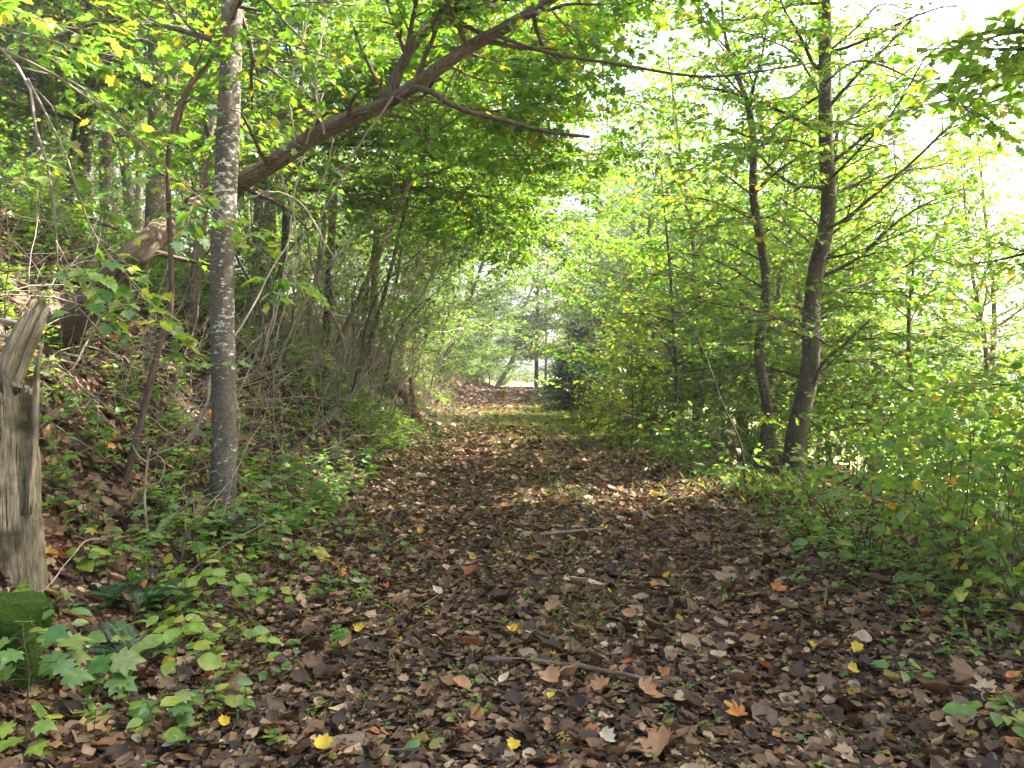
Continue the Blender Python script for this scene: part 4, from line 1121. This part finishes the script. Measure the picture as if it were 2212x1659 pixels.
# ferns and hemlock seedling
for k, (px, nf, ln, lab, nm_) in enumerate([((300, 1330), 9, .42, 'dark green fern behind the lime seedling with long leaves', 'fern'), ((285, 1440), 6, .3, 'small dark fern in front of the larger fern', 'fern'),
                                            ((470, 1165), 12, .4, 'dark feathery hemlock seedling at the foot of the lichen-spotted tree', 'hemlock_seedling'),
                                            ((215, 1330), 7, .3, 'dark fern tucked beside the mossy rock', 'fern')]):
    q, D = ground_at(*px); g = np.random.default_rng(540+k); T, L = Tubes(), Leaves()
    for i in range(nf):
        az = g.uniform(0, 6.28); st = wander(g, q, (math.cos(az)*.8, math.sin(az)*.8, 1.1), ln*g.uniform(.7, 1.2), 10, .05, -.14); T.tube(st, .0018, 4, False)
        for t in np.linspace(.12, 1, 26):
            p, tg = sample(st, t)
            for sg in (-1, 1):
                sd = norm(np.cross(tg, UP))*sg
                L.add('dia', p, norm(sd+tg*.5), norm(np.cross(sd, tg)*sg), .085*math.sin(math.pi*min(.97, t*.85+.12)), 0, .32)
    plant(nm_, lab, nm_.split('_')[-1], q, T, L, STEM, FERN, None, ('stem', 'fronds'))

# ---------------- sticks and single fallen leaves on the track
for k, (lab, a, b, r) in enumerate([('longest fallen stick lying across the litter near the camera', (1045, 1448), (1435, 1500), .016),
                                    ('thin crooked stick left of the longest fallen stick', (770, 1382), (1010, 1440), .008),
                                    ('short pale stick lying on the track below the sunlit patch', (1165, 1168), (1300, 1156), .016),
                                    ('dark twig at the bottom edge of the litter', (790, 1640), (900, 1650), .007),
                                    ('thin bent twig rising from the left part of the litter', (700, 1310), (770, 1180), .004),
                                    ('thin stick slanting through the litter in mid track', (900, 1330), (985, 1270), .007)]):
    p0, _ = ground_at(*a); p1, _ = ground_at(*b); g = np.random.default_rng(560+k)
    ps = smooth([p0, p0*.6+p1*.4+g.normal(0, .015, 3)*(1, 1, 0), p1], 16); ps[:, 2] = terr(ps[:, 0], ps[:, 1])+r+.035+(.06*np.linspace(0, 1, 16) if k == 4 else 0)
    ps[:, :2] += g.normal(0, .003, (16, 2))
    T = Tubes(); T.tube(ps, np.linspace(r, r*.65, 16)*(1+g.normal(0, .06, 16)), 8)
    tag(T.build('fallen_stick', B_TWIG if k == 2 else B_STICK), lab, 'stick')


def fallen(label, px, size, mat, tpl, seed, curl=.8, tilt=.4):
    size *= .95; tpl = 'lobe' if tpl == 'maple' and seed % 3 else tpl
    q, D = ground_at(*px); g = np.random.default_rng(seed); L = Leaves()
    az = g.uniform(0, 6.28); nm = norm(UP+np.array([g.normal(0, tilt), -.45+g.normal(0, .15), 0]))
    d = norm(np.array([math.cos(az), math.sin(az), 0])); d = norm(d-nm*np.dot(d, nm))
    L.add(tpl, q+UP*.06-d*size*.45, d, nm, size, curl*g.uniform(.5, 1.4), g.uniform(.75, 1.1))
    o = L.build('fallen_leaf', mat, None, q); o.location = Vector(q)
    md = o.modifiers.new('sub', 'SUBSURF'); md.levels = md.render_levels = 1; md.subdivision_type = 'SIMPLE'
    tag(o, label, 'fallen leaf')


ring = [
    ('yellow maple leaf beside the thin crooked stick', (777, 1383), .06, YELLOWF, 'maple'), ('yellow maple leaf above the left end of the longest stick', (1107, 1387), .06, YELLOWF, 'maple'),
    ('small yellow leaf on the left part of the track below the sunlit patch', (908, 1162), .075, YELLOWF, 'maple'), ('orange-yellow leaf pair spread left of mid track', (832, 1290), .085, ORANGEF, 'maple'),
    ('bright yellow leaf at the bottom edge left of centre', (700, 1640), .075, YELLOWF, 'maple'), ('yellow leaf standing upright right of mid track', (1442, 1262), .065, YELLOWF, 'maple'),
    ('left one of two yellow maple leaves lying together at lower right', (1750, 1420), .06, YELLOWF, 'maple'), ('right one of two yellow maple leaves lying together at lower right', (1850, 1426), .075, YELLOWF, 'maple'),
    ('flat yellow leaf just below the pair of yellow leaves', (1840, 1474), .06, YELLOWF, 'maple'), ('narrow yellow leaf below the longest stick', (1190, 1537), .055, YELLOWF, 'oval'),
    ('small yellow leaf low in the left litter', (483, 1590), .06, YELLOWF, 'maple'), ('yellow leaf at the bottom edge in the middle', (1108, 1645), .06, YELLOWF, 'maple'),
    ('lone yellow leaf on the right verge by the crooked stem', (1562, 1045), .09, YELLOWF, 'oval'),
    ('curled tan leaf just below the longest stick, left of the others', (1190, 1495), .105, TANF, 'maple'), ('tan leaf under the middle of the longest stick', (1300, 1515), .09, TANF, 'maple'),
    ('big tan leaf below the right end of the longest stick', (1400, 1530), .12, TANF, 'maple'), ('brown curled leaf right of mid track above the stick', (1362, 1350), .10, TANF, 'oval'),
    ('tan leaf above the middle of the longest stick', (1195, 1338), .09, TANF, 'maple'), ('upright tan leaf left of the row of tan leaves', (998, 1510), .105, TANF, 'oval'),
    ('largest tan leaf, cut off by the bottom edge', (1430, 1645), .15, TANF, 'maple'), ('brown oak leaf among the bottom left seedlings', (205, 1595), .13, TANF, 'tri3'),
    ('orange-brown leaf near the right end of the bottom edge', (1590, 1575), .085, ORANGEF, 'maple'), ('tan leaf halfway along the litter at lower left', (750, 1415), .085, TANF, 'maple'),
    ('orange leaf hanging at the lower right edge', (2185, 1495), .085, ORANGEF, 'oval'), ('rust leaf pair right of mid track', (1680, 1295), .10, ORANGEF, 'maple'),
    ('white-backed leaf left of mid track', (945, 1300), .085, PALEF, 'oval'), ('pale blue-green leaf at the left of the track', (770, 1278), .085, PALEF, 'oval'),
    ('pale leaf just left of the longest stick', (1087, 1500), .075, PALEF, 'oval'), ('pale cream leaf at the bottom left edge', (375, 1638), .075, PALEF, 'maple'),
    ('pale leaf at the bottom edge right of centre', (1310, 1632), .07, PALEF, 'maple'), ('small white leaf in mid track', (1255, 1255), .06, PALEF, 'oval')]
for k, a in enumerate(ring):
    fallen(*a, 600+k)

# ================================================================== haze
hz, nt, out = new_mat('haze')
pv = nd(nt, 'ShaderNodeVolumePrincipled', i_Density=.0013, i_Anisotropy=.35); pv.inputs['Color'].default_value = (.95, .97, 1, 1)
nt.links.new(pv.outputs[0], out.inputs['Volume'])
hv = np.array([[x, y, z] for z in (-7, 36) for y in (-45, 310) for x in (-110, 240)], float)
tag(make_mesh('haze', hv, [np.array([[0, 2, 3, 1], [4, 5, 7, 6], [0, 1, 5, 4], [2, 6, 7, 3], [0, 4, 6, 2], [1, 3, 7, 5]])], [], hz), kind='stuff')

# ================================================================== light, sky, camera
w = bpy.data.worlds.new('World'); SC.world = w; w.use_nodes = True
nt = w.node_tree; bg = nt.nodes['Background']
sky = nt.nodes.new('ShaderNodeTexSky'); sky.sky_type = 'NISHITA'; sky.sun_disc = False
sky.sun_elevation = SUN_EL; sky.sun_rotation = SUN_AZ; sky.air_density = .8; sky.dust_density = 6.; sky.ozone_density = .3
nt.links.new(sky.outputs[0], bg.inputs[0]); bg.inputs[1].default_value = .15
sl = bpy.data.lights.new('sun', 'SUN'); sl.energy = 5.; sl.angle = math.radians(.5); sl.color = (1, .94, .82)
so = bpy.data.objects.new('sun', sl); COL.objects.link(so)
so.rotation_euler = Vector(SUNV).to_track_quat('Z', 'Y').to_euler()
cam = bpy.data.cameras.new('camera'); cam.sensor_width = 36; cam.lens = 36*F/2212.; cam.clip_end = 1000; cam.clip_start = .05
co = bpy.data.objects.new('camera', cam); COL.objects.link(co); co.location = (0, 0, 1.5); co.rotation_euler = (math.pi/2-PITCH, 0, 0)
SC.camera = co
SC.view_settings.view_transform = 'Standard'; SC.view_settings.look = 'None'; SC.view_settings.gamma = 1
SC.view_settings.exposure = 2.85
cy = SC.cycles
cy.max_bounces = 7; cy.diffuse_bounces = 4; cy.transmission_bounces = 5; cy.glossy_bounces = 2; cy.transparent_max_bounces = 4
cy.use_denoising = True; cy.sample_clamp_indirect = 6
